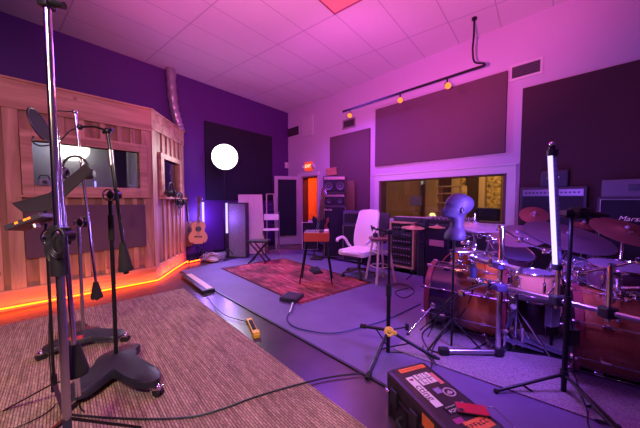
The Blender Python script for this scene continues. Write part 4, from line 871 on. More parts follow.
# leaning guitars left of the stack
BLK = mat('black_gloss', (.02, .015, .03), .2); SUN = mat('sunburst_red', (.28, .07, .03), .3)
g1_ = P(316.5, 252, 5.90); guitar('electric_guitar', 'black electric guitar leaning at the left side of the amplifier stack', (g1_.x, g1_.y, .50), R(-15), BLK, BLK, 1.12, 6, electric=True, stand=False, roll=7)
g2_ = P(319.5, 252, 6.0); guitar('electric_guitar', 'reddish brown electric guitar leaning closest to the amplifier stack', (g2_.x+.02, g2_.y, .50), R(-10), SUN, SUN, 1.1, 6, electric=True, stand=False, roll=4)
hk = P(318.5, 200, 6.12); t = T('guitar_rack', 'dark tall rack holding the two leaning guitars', 'guitar rack', (hk.x, hk.y, .008), R(-12))
m_ = MB(); m_.bx(-.12, .12, -.30, .05, 0, .03, .004); m_.build('base', AMPC, t); MB().bx(-.12, .12, -.34, .02, .46, .50, .004).build('shelf', AMPC, t)
for sx in (-.11, .11): MB().bx(sx-.012, sx+.012, .03, .06, 0, .60).build('upright', AMPC, t)
MB().bx(-.12, .12, .02, .07, .56, .60).build('neck_rest', AMPC, t)
# open-front case
Yc = 7.2; c0_ = P(302, 250, Yc-.1); t = T('amplifier_case', 'low dark case with pale metal edges left of the amplifier stack', 'case', (c0_.x, c0_.y, .008), R(-6)); ww = (P(318, 250, Yc)-c0_).x; hh = P(310, 222.5, Yc).z
MB().bx(0, ww, 0, .3, 0, hh, .006).build('body', DARK, t); m_ = MB(); m_.path([(.008, -.005, .01), (ww-.008, -.005, .01), (ww-.008, -.005, hh), (.008, -.005, hh)], .013, 6, smooth=False, closed=True); m_.build('metal_edge', mat('pale_edge', (.80, .74, .78), .5), t)
q = P(312, 221, Yc+.1); t = T('small_box', 'little white box on top of the pale-edged case', 'box', (q.x, q.y, hh+.008)); MB().bx(-.10, .10, -.07, .07, 0, .045, .006).build('box', WP, t); MB().bx(-.06, .06, -.05, .05, .045, .06, .004).build('lid', GM, t)
# right of the stack: small blue amp on a cabinet
Yb = 5.75; b0_ = P(342, 250, Yb); b1_ = P(360, 250, Yb-.1); hz = P(350, 224, Yb).z; hz2 = P(350, 211, Yb).z
cabinet('speaker_cabinet', 'dark closed cabinet standing right of the amplifier stack behind the white chair', 'speaker cabinet', (b0_.x, b0_.y, .008), R(-25), .46, .38, hz-.008, piping=True)
cabinet('practice_amplifier', 'small dark violet amplifier on the closed cabinet left of the white chair', 'amplifier', (b0_.x+.02, b0_.y+.02, hz), R(-25), .40, .25, hz2-hz, speakers=0, strip=(hz2-hz-.06, hz2-hz-.02), knobs=5, body=mat('violet_tolex', (.055, .04, .15), .5))
# tan gobo leaning behind
x0, _ = WW.hit(344, 200); x1, zt_ = WW.hit(357, 182)
t = T('gobo', 'tan fabric panel standing against the mauve wall panel', 'acoustic panel', WW.pt((x0+x1)/2+.02, -.13, 0), WW.a); MB().bx(-.24, .24, -.06, 0, .008, zt_, .008).build('panel', mat('tan_fabric', (.20, .13, .085), .9, bump=.3, bs=300), t); MB().bx(-.25, .25, -.065, .004, zt_, zt_+.02).build('cap', mat('tan_wood', (.26, .15, .08), .6), t)
# row under the window
GR = Frame(WW.pt(0, -.66), -47.8)
def gx(px, py=240): return GR.hit(px, py)[0]
def gz(px, py): return GR.hit(px, py)[1]
x0, x1 = gx(389.5), gx(414); h = gz(400, 224)
t = T('equipment_rack', 'open tan-framed equipment rack with studio gear under the control room window', 'equipment rack', GR.pt(x0, 0, .008), GR.a); W_ = x1-x0
TAN = wood('tan_rack_wood', (.42, .24, .13), (.56, .33, .19), 6)
for a, b in ((0, .035), (W_-.035, W_)): MB().bx(a, b, 0, .48, .10, h, .004).build('side_panel', TAN, t)
MB().bx(0, W_, 0, .48, h, h+.03, .004).build('top_board', TAN, t); MB().bx(0, W_, 0, .48, .08, .11, .004).build('bottom_board', TAN, t); MB().bx(.03, W_-.03, .44, .47, .1, h, .002).build('back_panel', BLACK, t)
for sx in (.05, W_-.05):
    for sy in (.05, .43): MB().ball((sx, sy, .04), .038, n=12).build('caster', BLACK, t, True)
nz = 6; hz_ = (h-.13)/nz
for k in range(nz):
    z = .12+k*hz_; u_ = T('rack_unit', ('black rack unit with lit knobs, topmost in the tan rack', 'black rack unit with a row of sockets, second from the top of the tan rack', 'grey-faced rack unit, third from the top of the tan rack', 'black rack unit, third from the bottom of the tan rack', 'black rack unit with violet sheen, second from the bottom of the tan rack', 'black rack unit, lowest in the tan rack')[nz-1-k], 'rack unit', GR.pt(x0+.04, .01, z+.008), GR.a, 'units in the tan rack')
    MB().bx(0, W_-.08, 0, .38, .004, hz_-.008, .003).build('faceplate', mat('rack_face%d' % (k % 2), (.012, .011, .016) if k % 2 else (.03, .027, .036), .4, .3), u_)
    for j in range(7): MB().tube((.05+j*(W_-.18)/6, 0, hz_*.5), (.05+j*(W_-.18)/6, -.016, hz_*.5), .010, n=10).build('knob', mat('rack_knob', (.4, .3, .35), .4), u_, True)
# dark stack of cabinets right of the rack
x0, x1 = gx(416.5), gx(449); hA = gz(432, 224)
cabinet('keyboard_amplifier', 'wide black amplifier cabinet with a reddish plate right of the tan rack', 'amplifier', GR.pt(x0, .02, .008), GR.a, x1-x0, .45, .60, gm=GRL)
t = cabinet('bass_combo', 'black amplifier on top of the wide black cabinet, with a reddish name plate', 'amplifier', GR.pt(x0, .02, .61), GR.a, x1-x0, .42, hA-.61, gm=GRL)
m_ = MB(); xx = gx(429, 243)-x0; m_.bx(xx, xx+.24, -.016, -.006, gz(430, 245.5)-.61, gz(430, 239.5)-.61, .002); m_.build('name_plate', mat('reddish_plate', (.55, .28, .25), .4), t)
x2, x3 = gx(451), gx(492)
cabinet('speaker_cabinet', 'low black speaker cabinet behind the bust under the window', 'speaker cabinet', GR.pt(x2, .05, .008), GR.a, x3-x2, .42, .80, piping=False)
# long keyboard / mixer on top row beneath the window
x4, x5 = gx(376), gx(411); zk = h+.04
t = T('keyboard', 'long dark keyboard lying on top of the tan equipment rack', 'keyboard', GR.pt(gx(390), .10, zk), GR.a)
MB().bx(0, .75, 0, .28, 0, .08, .01).build('case', AMPC, t); MB().bx(.03, .72, .01, .14, .08, .088, .002).build('keys', mat('ivory_keys', (.6, .5, .5), .4), t)
t = T('mixing_desk', 'low black mixing desk on the black amplifiers right of the tan rack', 'mixing desk', GR.pt(gx(418), .04, hA), GR.a)
MB().box((.40, .2, .05), (.80, .38, .07), rotm('X', 6), .008).build('case', DARK, t)
for r_ in range(3):
    for c_ in range(12): MB().tube((.05+c_*.064, .08+r_*.09, .07+r_*.01), (.05+c_*.064, .08+r_*.09, .105+r_*.01), .010, n=8).build('knob', mat('rack_knob', (.4, .3, .35), .4), t, True)
# black leather armchair-like stool back left of rack
q = F(377, 268); t = T('studio_chair', 'black padded chair between the white office chair and the tan rack', 'chair', (q.x, q.y+.15, .008), R(-35))
MB().bx(-.21, .21, -.20, .20, .46, .53, .03).build('seat', mat('black_vinyl', (.035, .03, .045), .4), t, True)
MB().box((0, .22, .82), (.38, .07, .44), rotm('X', -8), .03).build('backrest', mat('black_vinyl', (.035, .03, .045), .4), t, True)
MB().tube((0, 0, .1), (0, 0, .46), .03).build('column', BLACK, t, True)
for k in range(5): MB().beam((0, 0, .1), (math.cos(R(72*k))*.25, math.sin(R(72*k))*.25, .03), .04, .025).build('base_arm', BLACK, t)
MB().beam((0, .19, .46), (0, .24, .7), .05, .02).build('back_bracket', BLACK, t)
# right-hand amplifiers
GA = Frame(WW.pt(0, -.62), -47.8)
def ax(px, py=220): return GA.hit(px, py)[0]
def az(px, py): return GA.hit(px, py)[1]
x0, x1 = ax(519), ax(586); hT = az(550, 187)
cabinet('guitar_amplifier', 'dark guitar amplifier with a silver control strip behind the glowing violet tube', 'amplifier', GA.pt(x0, 0, .73), GA.a, x1-x0, .30, hT-.73, strip=(hT-.73-.11, hT-.73-.03), knobs=14, piping=False)
cabinet('speaker_cabinet', 'large black speaker cabinet beneath the silver-strip guitar amplifier', 'speaker cabinet', GA.pt(x0, 0, .018), GA.a, x1-x0, .36, .71, piping=True)
x2, x3 = ax(538), ax(566); t = T('round_case', 'dark rounded case on top of the silver-strip guitar amplifier', 'case', GA.pt((x2+x3)/2, .15, hT), GA.a)
m_ = MB(); r = (x3-x2)/2; m_.bx(-r, r, -.11, .11, 0, az(550, 170)-hT, .03); m_.build('case', AMPC, t, True); MB().path([(-.06, -.12, .09), (-.05, -.14, .12), (.05, -.14, .12), (.06, -.12, .09)], .006).build('handle', ALU, t, True)
x0 = ax(596); x1 = x0+.80; hC = az(600, 197)
cabinet('speaker_cabinet', 'big black guitar cabinet with white piping and script logo at far right', 'speaker cabinet', GA.pt(x0, 0, .018), GA.a, .80, .36, hC-.018, piping=True, gm=mat('near_black_cloth', (.010, .008, .02), .95), logo='Marshall', logo_pos=(.29, hC-.018-.235, .075))
hH = az(603, 180)
t = cabinet('head_amplifier', 'grey amplifier head with dark control strip on the far-right white-piped cabinet', 'amplifier', GA.pt(x0+.03, .02, hC), GA.a, .72, .26, hH-hC, grille=False, body=mat('grey_tolex', (.10, .085, .12), .6))
MB().bx(.20, .60, -.008, .004, (hH-hC)*.35, (hH-hC)*.72, .002).build('control_panel', BLACK, t)
for k in range(7): MB().tube((.25+.05*k, -.008, (hH-hC)*.53), (.25+.05*k, -.022, (hH-hC)*.53), .009, n=10).build('knob', CHROME, t, True)
# ================================================================ MANNEQUIN HEAD
FO = mat('grey_foam', (.045, .038, .075), .55, bump=.15, bs=120)
Yh = 2.35; U = .00157*1.02
prof = [(66, 192, 206, .012), (70, 176, 226, .034), (77, 160, 247, .052), (90, 145, 272, .068), (108, 134, 284, .077), (120, 128, 287, .079), (130, 127, 286, .078), (138, 127, 283, .078), (146, 121, 279, .076), (154, 118, 274, .073), (162, 117, 266, .070), (168, 118, 258, .066), (175, 114, 250, .061), (182, 113, 241, .055), (188, 114, 237, .052), (193, 122, 234, .050), (198, 150, 230, .048), (205, 160, 230, .048), (216, 165, 229, .047), (234, 166, 229, .047), (250, 161, 231, .054), (264, 150, 233, .075), (280, 139, 237, .092), (300, 133, 236, .095), (312, 133, 234, .090), (318, 134, 231, .086)]
hc = P(458, 219, Yh); hb0 = P(454, 240, Yh)
t = T('mannequin_head', 'violet-lit bald mannequin head and neck facing left on a thin stand', 'mannequin head', (hb0.x, hb0.y, hb0.z), R(6))
m_ = MB(); rings = []
for y_, f_, b_, hw in prof:
    z = (318-y_)*U; ring = []; n = 32
    xf = (f_-182)*U; xb = (b_-182)*U; cx = (xf+xb)/2; rx = (xb-xf)/2
    for k in range(n):
        a = 2*math.pi*k/n; c = math.cos(a); s = math.sin(a)      # a = 180 deg is the face
        fr = max(0, -c); y = hw*s*(1-.12*fr*(1 if y_ < 198 else 0)); x = cx+rx*c
        if 138 < y_ < 172 and abs(s) < .25 and c < 0: x -= (.012 if y_ < 150 else .024 if y_ < 158 else .028 if y_ < 165 else .010)*(1-abs(s)/.26)   # nose
        if 126 < y_ < 146 and .25 < abs(s) < .60 and c < 0: x += .008                                             # eye sockets
        if 114 < y_ < 128 and abs(s) < .6 and c < 0: x -= .004                                                    # brow
        if 172 < y_ < 180 and abs(s) < .35 and c < 0: x -= .003
        if 180 < y_ < 190 and abs(s) < .3 and c < 0: x -= .004                                                    # chin
        ring.append(m_.bm.verts.new((x, y, z)))
    rings.append(ring)
for A, B in zip(rings, rings[1:]):
    for k in range(n): m_.bm.faces.new((A[k], A[(k+1) % n], B[(k+1) % n], B[k]))
m_.bm.faces.new(rings[0][::-1]); m_.bm.faces.new(rings[-1])
m_.build('bust', FO, t, True, sub=1)
for s in (-1, 1):
    e = MB(); e.lathe([(.0, .004), (.010, .003), (.014, .009), (.020, .010), (.022, .004), (.020, -.008), (0, -.010)], ((196-182)*U, s*.073, (318-155)*U), rotm('Z', 0) @ rotm('X', -90*s) @ Matrix.Diagonal((.75, 1.25, 1)), 20); e.build('ear', mat('dark_ear', (.04, .03, .05), .5), t, True)
    e = MB(); e.path([((120+6*k-182)*U+.012, s*(.030+.006*k), (318-137+(k-1.5)**2*.6)*U) for k in range(4)], .0022, 6); e.build('eye_line', mat('dark_ear', (.04, .03, .05), .5), t, True)
e = MB(); e.path([((121-182)*U-.001+.004*abs(k)*.6, k*.010, (318-175)*U) for k in (-2, -1, 0, 1, 2)], .002, 6); e.build('mouth', mat('dark_ear', (.04, .03, .05), .5), t, True)
sp = Vector((hb0.x, hb0.y, .018)); t = T('head_stand', 'thin black tripod stand carrying the mannequin head before the bass drum', 'stand', sp)
MB().tube(sp, hb0, .010, n=12).build('pole', STEELB, t, True, world=True); MB().tube(Vector((sp.x, sp.y, .35)), Vector((sp.x, sp.y, .42)), .017).build('collar', BLACK, t, True, world=True)
for a in (200, 325, 80):
    q = sp+Vector((math.cos(R(a))*.26, math.sin(R(a))*.26, 0)); MB().tube((sp.x, sp.y, .26), q+up3*.008, .008).build('leg', STEELB, t, True, world=True)

# ================================================================ DRUM KIT
def burst(name, mid, edge, L):
    m = bpy.data.materials.new(name); m.use_nodes = True; nt = m.node_tree; b = nt.nodes['Principled BSDF']; N = nt.nodes.new; Lk = nt.links.new
    b.inputs['Roughness'].default_value = .22; b.inputs['Coat Weight'].default_value = .6
    tc = N('ShaderNodeTexCoord'); sx = N('ShaderNodeSeparateXYZ'); Lk(tc.outputs['Object'], sx.inputs[0])
    d = N('ShaderNodeMath'); d.operation = 'DIVIDE'; d.inputs[1].default_value = L; Lk(sx.outputs['Z'], d.inputs[0])
    r = N('ShaderNodeValToRGB'); e = r.color_ramp.elements; e[0].position = .30; e[0].color = (*edge, 1); e[1].position = 1; e[1].color = (*[c*.8 for c in mid], 1)
    x = e.new(.48); x.color = (*[ (a*.35+b_*1.65)/2*.8 for a, b_ in zip(mid, edge)], 1); x = e.new(.70); x.color = (*mid, 1)
    Lk(d.outputs[0], r.inputs[0])
    n = N('ShaderNodeTexNoise'); n.inputs['Scale'].default_value = 14; mp = N('ShaderNodeMapping'); mp.inputs['Scale'].default_value = (1, 1, 6); Lk(tc.outputs['Object'], mp.inputs[0]); Lk(mp.outputs[0], n.inputs[0])
    mx = N('ShaderNodeMix'); mx.data_type = 'RGBA'; mx.blend_type = 'MULTIPLY'; mx.inputs[0].default_value = .35; Lk(r.outputs[0], mx.inputs[6]); Lk(n.outputs[0], mx.inputs[7]); Lk(mx.outputs[2], b.inputs['Base Color'])
    return m
KB = burst('sunburst_lacquer', (.55, .18, .04), (.02, .006, .022), .62); KB2 = burst('red_burst_lacquer', (.16, .03, .02), (.30, .09, .04), .62); HOOP = mat('dark_red_hoop', (.16, .02, .03), .3, coat=.5)
HEAD = mat('drum_head', (.16, .14, .22), .35); HEADB = mat('black_drum_head', (.02, .02, .025), .35)
def axrot(d): return Vector(d).to_track_quat('Z', 'Y').to_matrix()
def kick(label, p0, p1, r, spur=True, rods=8, front=None, shm=None):
    """p0: centre of the front head, p1: centre of the batter head"""
    t = T('bass_drum', label, 'drum', p0); d = p1-p0; L = d.length; q = axrot(d); t.rotation_mode = 'XYZ'
    # local frame of the shell: an object rotated onto the axis
    def part(mb, nm, m, sm=True, par=None):
        o = mb.build(nm, m, par or t, sm)
        if par is None: o.rotation_euler = q.to_euler()
        return o
    sh = part(MB().lathe([(r, .03), (r, L-.03), (r-.012, L-.03), (r-.012, .03), (r, .03)], n=48), 'shell', shm or KB)
    for z, m in ((0, HOOP), (L-.045, HOOP)): part(MB().lathe([(r+.004, z), (r+.022, z), (r+.022, z+.045), (r+.004, z+.045), (r+.004, z)], n=48), 'hoop', m)
    part(MB().lathe([(0, .012), (r+.004, .012), (r+.004, .022), (0, .022)], n=48), 'front_head', front or HEADB); part(MB().lathe([(0, L-.022), (r+.004, L-.022), (r+.004, L-.012), (0, L-.012)], n=48), 'batter_head', HEAD)
    for k in range(rods):
        a = 2*math.pi*(k+.5)/rods; c = Vector((math.cos(a), math.sin(a), 0)); R_ = r+.020
        rd = part(MB().tube(c*R_+up3*-.01, c*R_+up3*(L+.01), .0045, n=8), 'tension_rod', CHROME)
        for z in (.0, L): part(MB().box(c*(r+.024)+up3*z, (.03, .022, .04), Matrix.Rotation(a, 3, 'Z'), .005), 'claw', CHROME, par=rd)
        for z in (.16, L-.16): part(MB().box(c*(r+.012)+up3*z, (.026, .02, .05), Matrix.Rotation(a, 3, 'Z'), .005), 'lug', CHROME, par=rd)
    return t
r = .30
k0_ = F(434, 325, .018); k1_ = F(497, 341, .018); dd = (k1_-k0_).normalized(); K0_ = k0_+Vector((0, 0, r+.022)); K0_.z = .018+r+.022; Lk_ = .66; K0_ = K0_+Vector((dd.y, -dd.x, 0))*(-.10 if -dd.x < 0 else .10)-dd*.05
kt = kick('left bass drum with sunburst shell, its front hoop towards the white stool', K0_, K0_+dd*Lk_, r)
sd = Vector((dd.y, -dd.x, 0)); sd = sd if sd.y < 0 else -sd
# spur legs
for s in (1, -1):
    a = K0_+dd*.08+sd*s*(r*.97)+up3*-.05; b = K0_+dd*-.10+sd*s*(r+.16); b.z = .024
    o = MB().tube(a, b, .008).build('spur', CHROME, kt, True, world=True); MB().lathe([(0, 0), (.022, 0), (.028, .012), (.02, .026), (0, .03)], a, axrot(sd*s), 20).build('spur_knob', CHROME, o, True, world=True); MB().ball(b, .015).build('rubber_tip', RUBBER, o, True, world=True)
m0 = F(571, 379, .018)+sd*-.02; M0 = Vector((m0.x, m0.y, .018+r+.022))-sd*.22
kt2 = kick('right bass drum with dark red shell, nearest the camera and cut by the frame edge', M0, M0+dd*Lk_, r, shm=KB2)
# ---- rack
def tomdrum(label, c, n_, r, h, shell=KB, name='tom_drum', head=HEAD, cat='drum', lugs=6):
    t = T(name, label, cat, c); q = axrot(n_)
    def part(mb, nm, m, par=None):
        o = mb.build(nm, m, par or t, True)
        if par is None: o.rotation_euler = q.to_euler()
        return o
    part(MB().lathe([(r, -h), (r, 0), (r-.008, 0), (r-.008, -h), (r, -h)], n=36), 'shell', shell)
    part(MB().lathe([(0, -.002), (r+.002, -.002), (r+.004, .004), (0, .004)], n=36), 'top_head', head); part(MB().lathe([(0, -h+.002), (r+.002, -h+.002), (r+.002, -h-.004), (0, -h-.004)], n=36), 'bottom_head', HEADB)
    for z in (0, -h): part(MB().torus((0, 0, z+.004*(1 if z == 0 else -1)), r+.009, .007, None, 36), 'rim', CHROME)
    for k in range(lugs):
        a = 2*math.pi*(k+.3)/lugs; c_ = Vector((math.cos(a), math.sin(a), 0))
        l = part(MB().box(c_*(r+.008)+up3*(-h*.5), (.018, .02, min(.07, h*.5)), Matrix.Rotation(a, 3, 'Z'), .004), 'lug', CHROME); part(MB().tube(c_*(r+.014)+up3*(-h-.01), c_*(r+.014)+up3*.014, .003, n=6), 'tension_rod', CHROME, par=l)
    return t
BRASS = mat('bronze_cymbal', (.42, .22, .13), .34, .85, bump=.05, bs=300); BRZD = mat('dark_bronze_cymbal', (.20, .13, .20), .42, .7); BRZR = mat('red_bronze_cymbal', (.20, .065, .065), .45, .6)
def cymbal(label, c, n_, r, m=BRASS, cat='cymbal', name='cymbal', pole=None, group=None):
    t = T(name, label, cat, c, 0, group); q = axrot(n_)
    pr = [(.006, .030), (.03*r/.2, .029), (.045*r/.2, .022), (.055*r/.2, .014), (r*.6, .006), (r, -.004), (r, -.006), (r*.6, .003), (.05*r/.2, .010), (.006, .026)]
    o = MB().lathe(pr, n=40).build('disc', m, t, True); o.rotation_euler = q.to_euler()
    w_ = MB().tube((0, 0, .0), (0, 0, .055), .005).build('wing_nut_post', CHROME, t, True); w_.rotation_euler = q.to_euler()
    w_ = MB().lathe([(0, .028), (.014, .028), (.014, .042), (0, .042)], n=14).build('felt', mat('felt', (.25, .2, .25), .9), t, True); w_.rotation_euler = q.to_euler()
    return t
def rodstand(name, label, pts, r=.009, m=CHROME, cat='cymbal stand', joints=True):
    b = pts[-1]; t = T(name, label, cat, (b[0], b[1], b[2]))
    for a, c in zip(pts, pts[1:]): MB().tube(a, c, r, n=12).build('tube', m, t, True, world=True)
    if joints:
        for p in pts[:-1]: clampo(p, t)
    return t
def clampo(p, par, s=1.0, m=CHROME, nm='clamp'):
    p = Vector(p); m_ = MB(); m_.box(p, (.045*s, .04*s, .045*s), rotm('Z', random.uniform(0, 90)), .008*s); a = random.uniform(0, 6.28); d = Vector((math.cos(a), -abs(math.sin(a))*.8, .2)).normalized(); m_.tube(p, p+d*.05*s, .006*s, n=8); m_.box(p+d*.055*s, (.034*s, .006*s, .012*s), axrot(d), .002*s)
    return m_.build(nm, m, par, True, world=True)
def tz(px, py, z): return F(px, py, z)
rk = F(502, 357, .018); t = T('drum_rack', 'chrome tube drum rack with clamps standing around the bass drums', 'drum rack', rk)
u0 = tz(470, 257, .78); u1 = tz(521, 270, .78); l0 = tz(468, 278.5, .60); l1 = tz(642, 320.5, .60)
l1 = l0+(l1-l0)*1.1
MB().tube(u0, u1, .021, n=16).build('upper_bar', ALU, t, True, world=True); MB().tube(l0, l1, .0185, n=16).build('lower_bar', ALU, t, True, world=True)
# upright posts with feet
for px, pt_, pb, yb in ((500, 228, 356, None), ):
    q = P(px, 290, 2.2); MB().tube((q.x, q.y, .05), (q.x, q.y, P(px, pt_, 2.2).z), .0205, n=16).build('post', CHROME, t, True, world=True)
    f0 = P(446, 361, 2.22); f0.z = .045; f1 = Vector((q.x+.18, q.y+.12, .045)); MB().tube(f0, Vector((q.x, q.y, .05)), .021, n=16).build('foot_bar', ALU, t, True, world=True); MB().tube(Vector((q.x, q.y, .05)), f1, .021, n=16).build('foot_bar', ALU, t, True, world=True)
    d = (f0-Vector((q.x, q.y, .045))).normalized(); MB().beam(f0-d*.02, f0+d*.06, .06, .055, .012).build('rubber_end', RUBBER, t, world=True); MB().box((q.x, q.y, .06), (.07, .07, .06), None, .01).build('foot_clamp', BLACK, t, world=True)
for px, py0 in ((561, 255), (614, 266)):
    b = l0+(l1-l0)*0
    # point on the lower bar under px
    best = min((l0.lerp(l1, i/200) for i in range(201)), key=lambda p: abs(320+FPX*p.x/p.y-px)); MB().tube(best+up3*-.06, Vector((best.x, best.y, P(px, py0, best.y).z)), .015, n=14).build('post', CHROME, t, True, world=True)
    MB().box(best, (.075, .07, .07), None, .012).build('bar_clamp', BLACK, t, world=True)
for p in (u0.lerp(u1, .05), u0.lerp(u1, .60), u0.lerp(u1, .52), l0.lerp(l1, .10), l0.lerp(l1, .17), l0.lerp(l1, .23)): clampo(p, t, 1.5)
q = P(500, 268, 2.18); MB().box((q.x, q.y, u0.z), (.085, .085, .06), None, .012).build('bar_clamp', mat('blue_grey_clamp', (.10, .08, .2), .4, .4), t, world=True); MB().box((q.x, q.y, l0.z), (.085, .085, .06), None, .012).build('bar_clamp', mat('blue_grey_clamp', (.10, .08, .2), .4, .4), t, world=True)
# other far legs so that the rack stands
q = l1; MB().tube((q.x, q.y, .05), (q.x, q.y, .62), .02).build('post', CHROME, t, True, world=True); MB().tube((q.x-.2, q.y-.1, .042), (q.x+.25, q.y+.1, .042), .02).build('foot_bar', ALU, t, True, world=True)
# microphone hung on the upper bar
c = P(473, 272, 2.40); t = T('drum_microphone', 'short dark blue drum microphone hung below the upper chrome rack bar', 'microphone', c)
MB().tube((0, 0, -.045), (0, 0, .045), .030, n=18).build('body', mat('blue_mic', (.03, .035, .09), .45), t, True); MB().tube((0, 0, .045), (0, 0, .075), .022, n=16).build('collar', BLACK, t, True)
m_ = MB().path([c+up3*-.04, c+Vector((.0, .0, -.12)), c+Vector((-.02, .0, -.25)), c+Vector((-.12, .05, -.5)), F(440, 337, .03), F(432, 352, .03), F(436, 365, .03)], .005).build('cable', CABLE, None, True, world=True); tag(m_, 'black cable falling from the drum microphone along the left bass drum', 'cable')
# toms
tomdrum('small sunburst tom with chrome rim left of the violet tube stand, behind the rack', P(533, 272, 2.3), (0, .05, 1), .15, .17, mat('tan_lacquer', (.50, .24, .12), .25, coat=.5))
tomdrum('orange tom drum behind the rack and above the left bass drum', P(489, 258, 2.72), (-.1, -.18, 1), .155, .20, mat('orange_lacquer', (.60, .17, .03), .25, coat=.5))
tomdrum('small orange tom just right of the mannequin neck', P(466, 252, 2.95), (.1, -.15, 1), .125, .15, mat('orange_lacquer', (.60, .17, .03), .25, coat=.5))
tomdrum('steel-shelled snare drum right behind the violet tube', P(577, 262, 2.25), (.10, -.22, .95), .155, .12, mat('steel_shell', (.45, .42, .5), .2, .9), 'snare_drum')
tomdrum('clear-headed tom with bright rim at the right edge of the kit', P(620, 266, 2.0), (.0, -.10, 1), .175, .15, mat('dark_lacquer', (.08, .03, .05), .25, coat=.5))
tomdrum('dark low tom between the tube light stand and the snare', P(512, 250, 2.75), (.1, -.42, .9), .19, .16, mat('dark_lacquer', (.08, .03, .05), .25, coat=.5), head=mat('smoky_head', (.16, .12, .22), .4))
t = tomdrum('dark floor tom added to fill the shadowy gap behind the lower rack bar, left of the right bass drum', P(533, 297, 2.75), (0, 0, 1), .215, .36, mat('dark_lacquer', (.08, .03, .05), .25, coat=.5), 'filler_floor_tom', mat('smoky_head', (.16, .12, .22), .4))  # added drum, stands in for dark clutter and shadow under the kit
for a in (60, 180, 300): q = P(533, 297, 2.75); MB().tube((q.x+math.cos(R(a))*.24, q.y+math.sin(R(a))*.24, .02), (q.x+math.cos(R(a))*.24, q.y+math.sin(R(a))*.24, q.z-.08), .008).build('leg', CHROME, t, True, world=True)
# cymbals
cymbal('upper bright hi-hat cymbal just right of the mannequin head', P(475, 226, 2.6), (.02, -.16, 1), .215, mat('bright_bronze', (.5, .42, .46), .35, .75), group=None)
c = P(475, 230, 2.6); cymbal('lower hi-hat cymbal turned upside down beneath the upper one', c, (0, .02, -1), .215, mat('bright_bronze', (.6, .45, .45), .22, .9))
hf = Vector((c.x, c.y, .02)); t = T('hi_hat_stand', 'chrome hi-hat stand whose rod pokes above the bright cymbals', 'hi-hat stand', hf)
MB().tube(hf, P(475, 213, 2.6), .006).build('rod', CHROME, t, True, world=True); MB().tube(hf+up3*.05, Vector((c.x, c.y, c.z-.08)), .014).build('pole', CHROME, t, True, world=True)
for a in (30, 150, 270): MB().beam((hf.x, hf.y, .4), (hf.x+math.cos(R(a))*.28, hf.y+math.sin(R(a))*.28, .03), .022, .008).build('leg', CHROME, t, world=True)
cymbal('dark violet-lit cymbal left of the violet tube', P(517, 235, 2.6), (-.25, -.28, 1), .235, BRZD)
cymbal('broad violet-lit cymbal partly behind the violet tube and its clamp', P(567, 236, 2.5), (.03, -.36, 1), .335, BRZD)
cymbal('small red cymbal in front of the silver-strip amplifier', P(534, 215, 2.95), (-.35, -.65, .8), .13, BRZR)
cymbal('little red cymbal peeking out right of the black clamp', P(583, 225, 2.8), (0, -.3, .9), .11, BRZR)
cymbal('large red-brown cymbal in front of the white-piped cabinet', P(625, 231, 2.15), (.0, -.46, .9), .215, BRZR)
cymbal('thin tan cymbal just in front of the tan rack', P(413, 227.5, 4.1), (0, -.08, 1), .165, mat('tan_bronze', (.75, .48, .25), .4, .5))
cymbal('small tan cymbal right of the thin tan one, left of the mannequin', P(437, 227, 4.1), (0, -.05, 1), .12, mat('tan_bronze', (.75, .48, .25), .4, .5))
c = P(425, 229, 4.15); f_ = Vector((c.x, c.y, .02)); t = T('double_cymbal_stand', 'black stand holding the two tan cymbals before the black amplifiers', 'cymbal stand', f_)
MB().tube(f_, c, .012).build('pole', STEELB, t, True, world=True); MB().tube(P(413, 230, 4.12), P(437, 229.5, 4.12), .007).build('cross_arm', STEELB, t, True, world=True); MB().box(P(426, 223, 4.12), (.07, .05, .09), None, .01).build('head_block', BLACK, t, world=True)
for a in (20, 140, 260): MB().tube((f_.x, f_.y, .35), (f_.x+math.cos(R(a))*.28, f_.y+math.sin(R(a))*.28, .028), .008).build('leg', STEELB, t, True, world=True)
# cymbal arms and drum hardware
def arm(label, pts, r=.009, name='boom_hardware', m=CHROME): return rodstand(name, label, [Vector(p) for p in pts], r, m, 'drum hardware')
pb = P(500, 228, 2.2)
arm('chrome boom arm rising from the main rack post towards the dark violet cymbal', [P(546, 251, 2.25), P(520, 240, 2.23), pb, P(500, 262, 2.2)], .008)
arm('bent chrome arm with an L-shaped end before the right snare', [P(640, 261, 1.75), P(612, 267, 1.80), P(579, 273.5, 1.85), P(577, 281, 1.85)], .0065)
arm('chrome arm holding the right tom at the frame edge', [P(616, 275, 1.85), P(618, 288, 1.82), P(640, 288, 1.72)], .009)
arm('long thin chrome rod across the small toms behind the mannequin stand', [P(452, 252, 2.5), P(497, 252, 2.45)], .005)
arm('chrome hardware arm with clamps above the upper rack bar', [P(474, 233, 2.6), P(474, 246, 2.5), P(472, 257, 2.45)], .009)
arm('chrome L-arm with clamps between hi-hat and main post', [P(489, 240, 2.5), P(486, 254, 2.4), P(496, 262, 2.3)], .009)
arm('slender cymbal boom crossing behind the violet tube', [P(570, 240, 2.5), P(562, 262, 2.1), P(561, 285, 1.93)], .009)
arm('chrome post carrying the large red-brown cymbal', [P(624, 233, 2.15), P(620, 262, 2.1), P(615, 300, 1.8)], .009)
arm('twin-jointed chrome mount holding the sunburst tom', [P(534, 285, 2.35), P(520, 287, 2.3), P(508, 290, 2.2)], .011)
arm('short chrome clamp arm near the right snare', [P(560, 275, 2.25), P(556, 284, 2.1), P(545, 298, 2.02)], .008)
arm('thin rod between mannequin stand and small toms', [P(458, 262, 2.55), P(470, 268, 2.5), P(488, 272, 2.45)], .006)
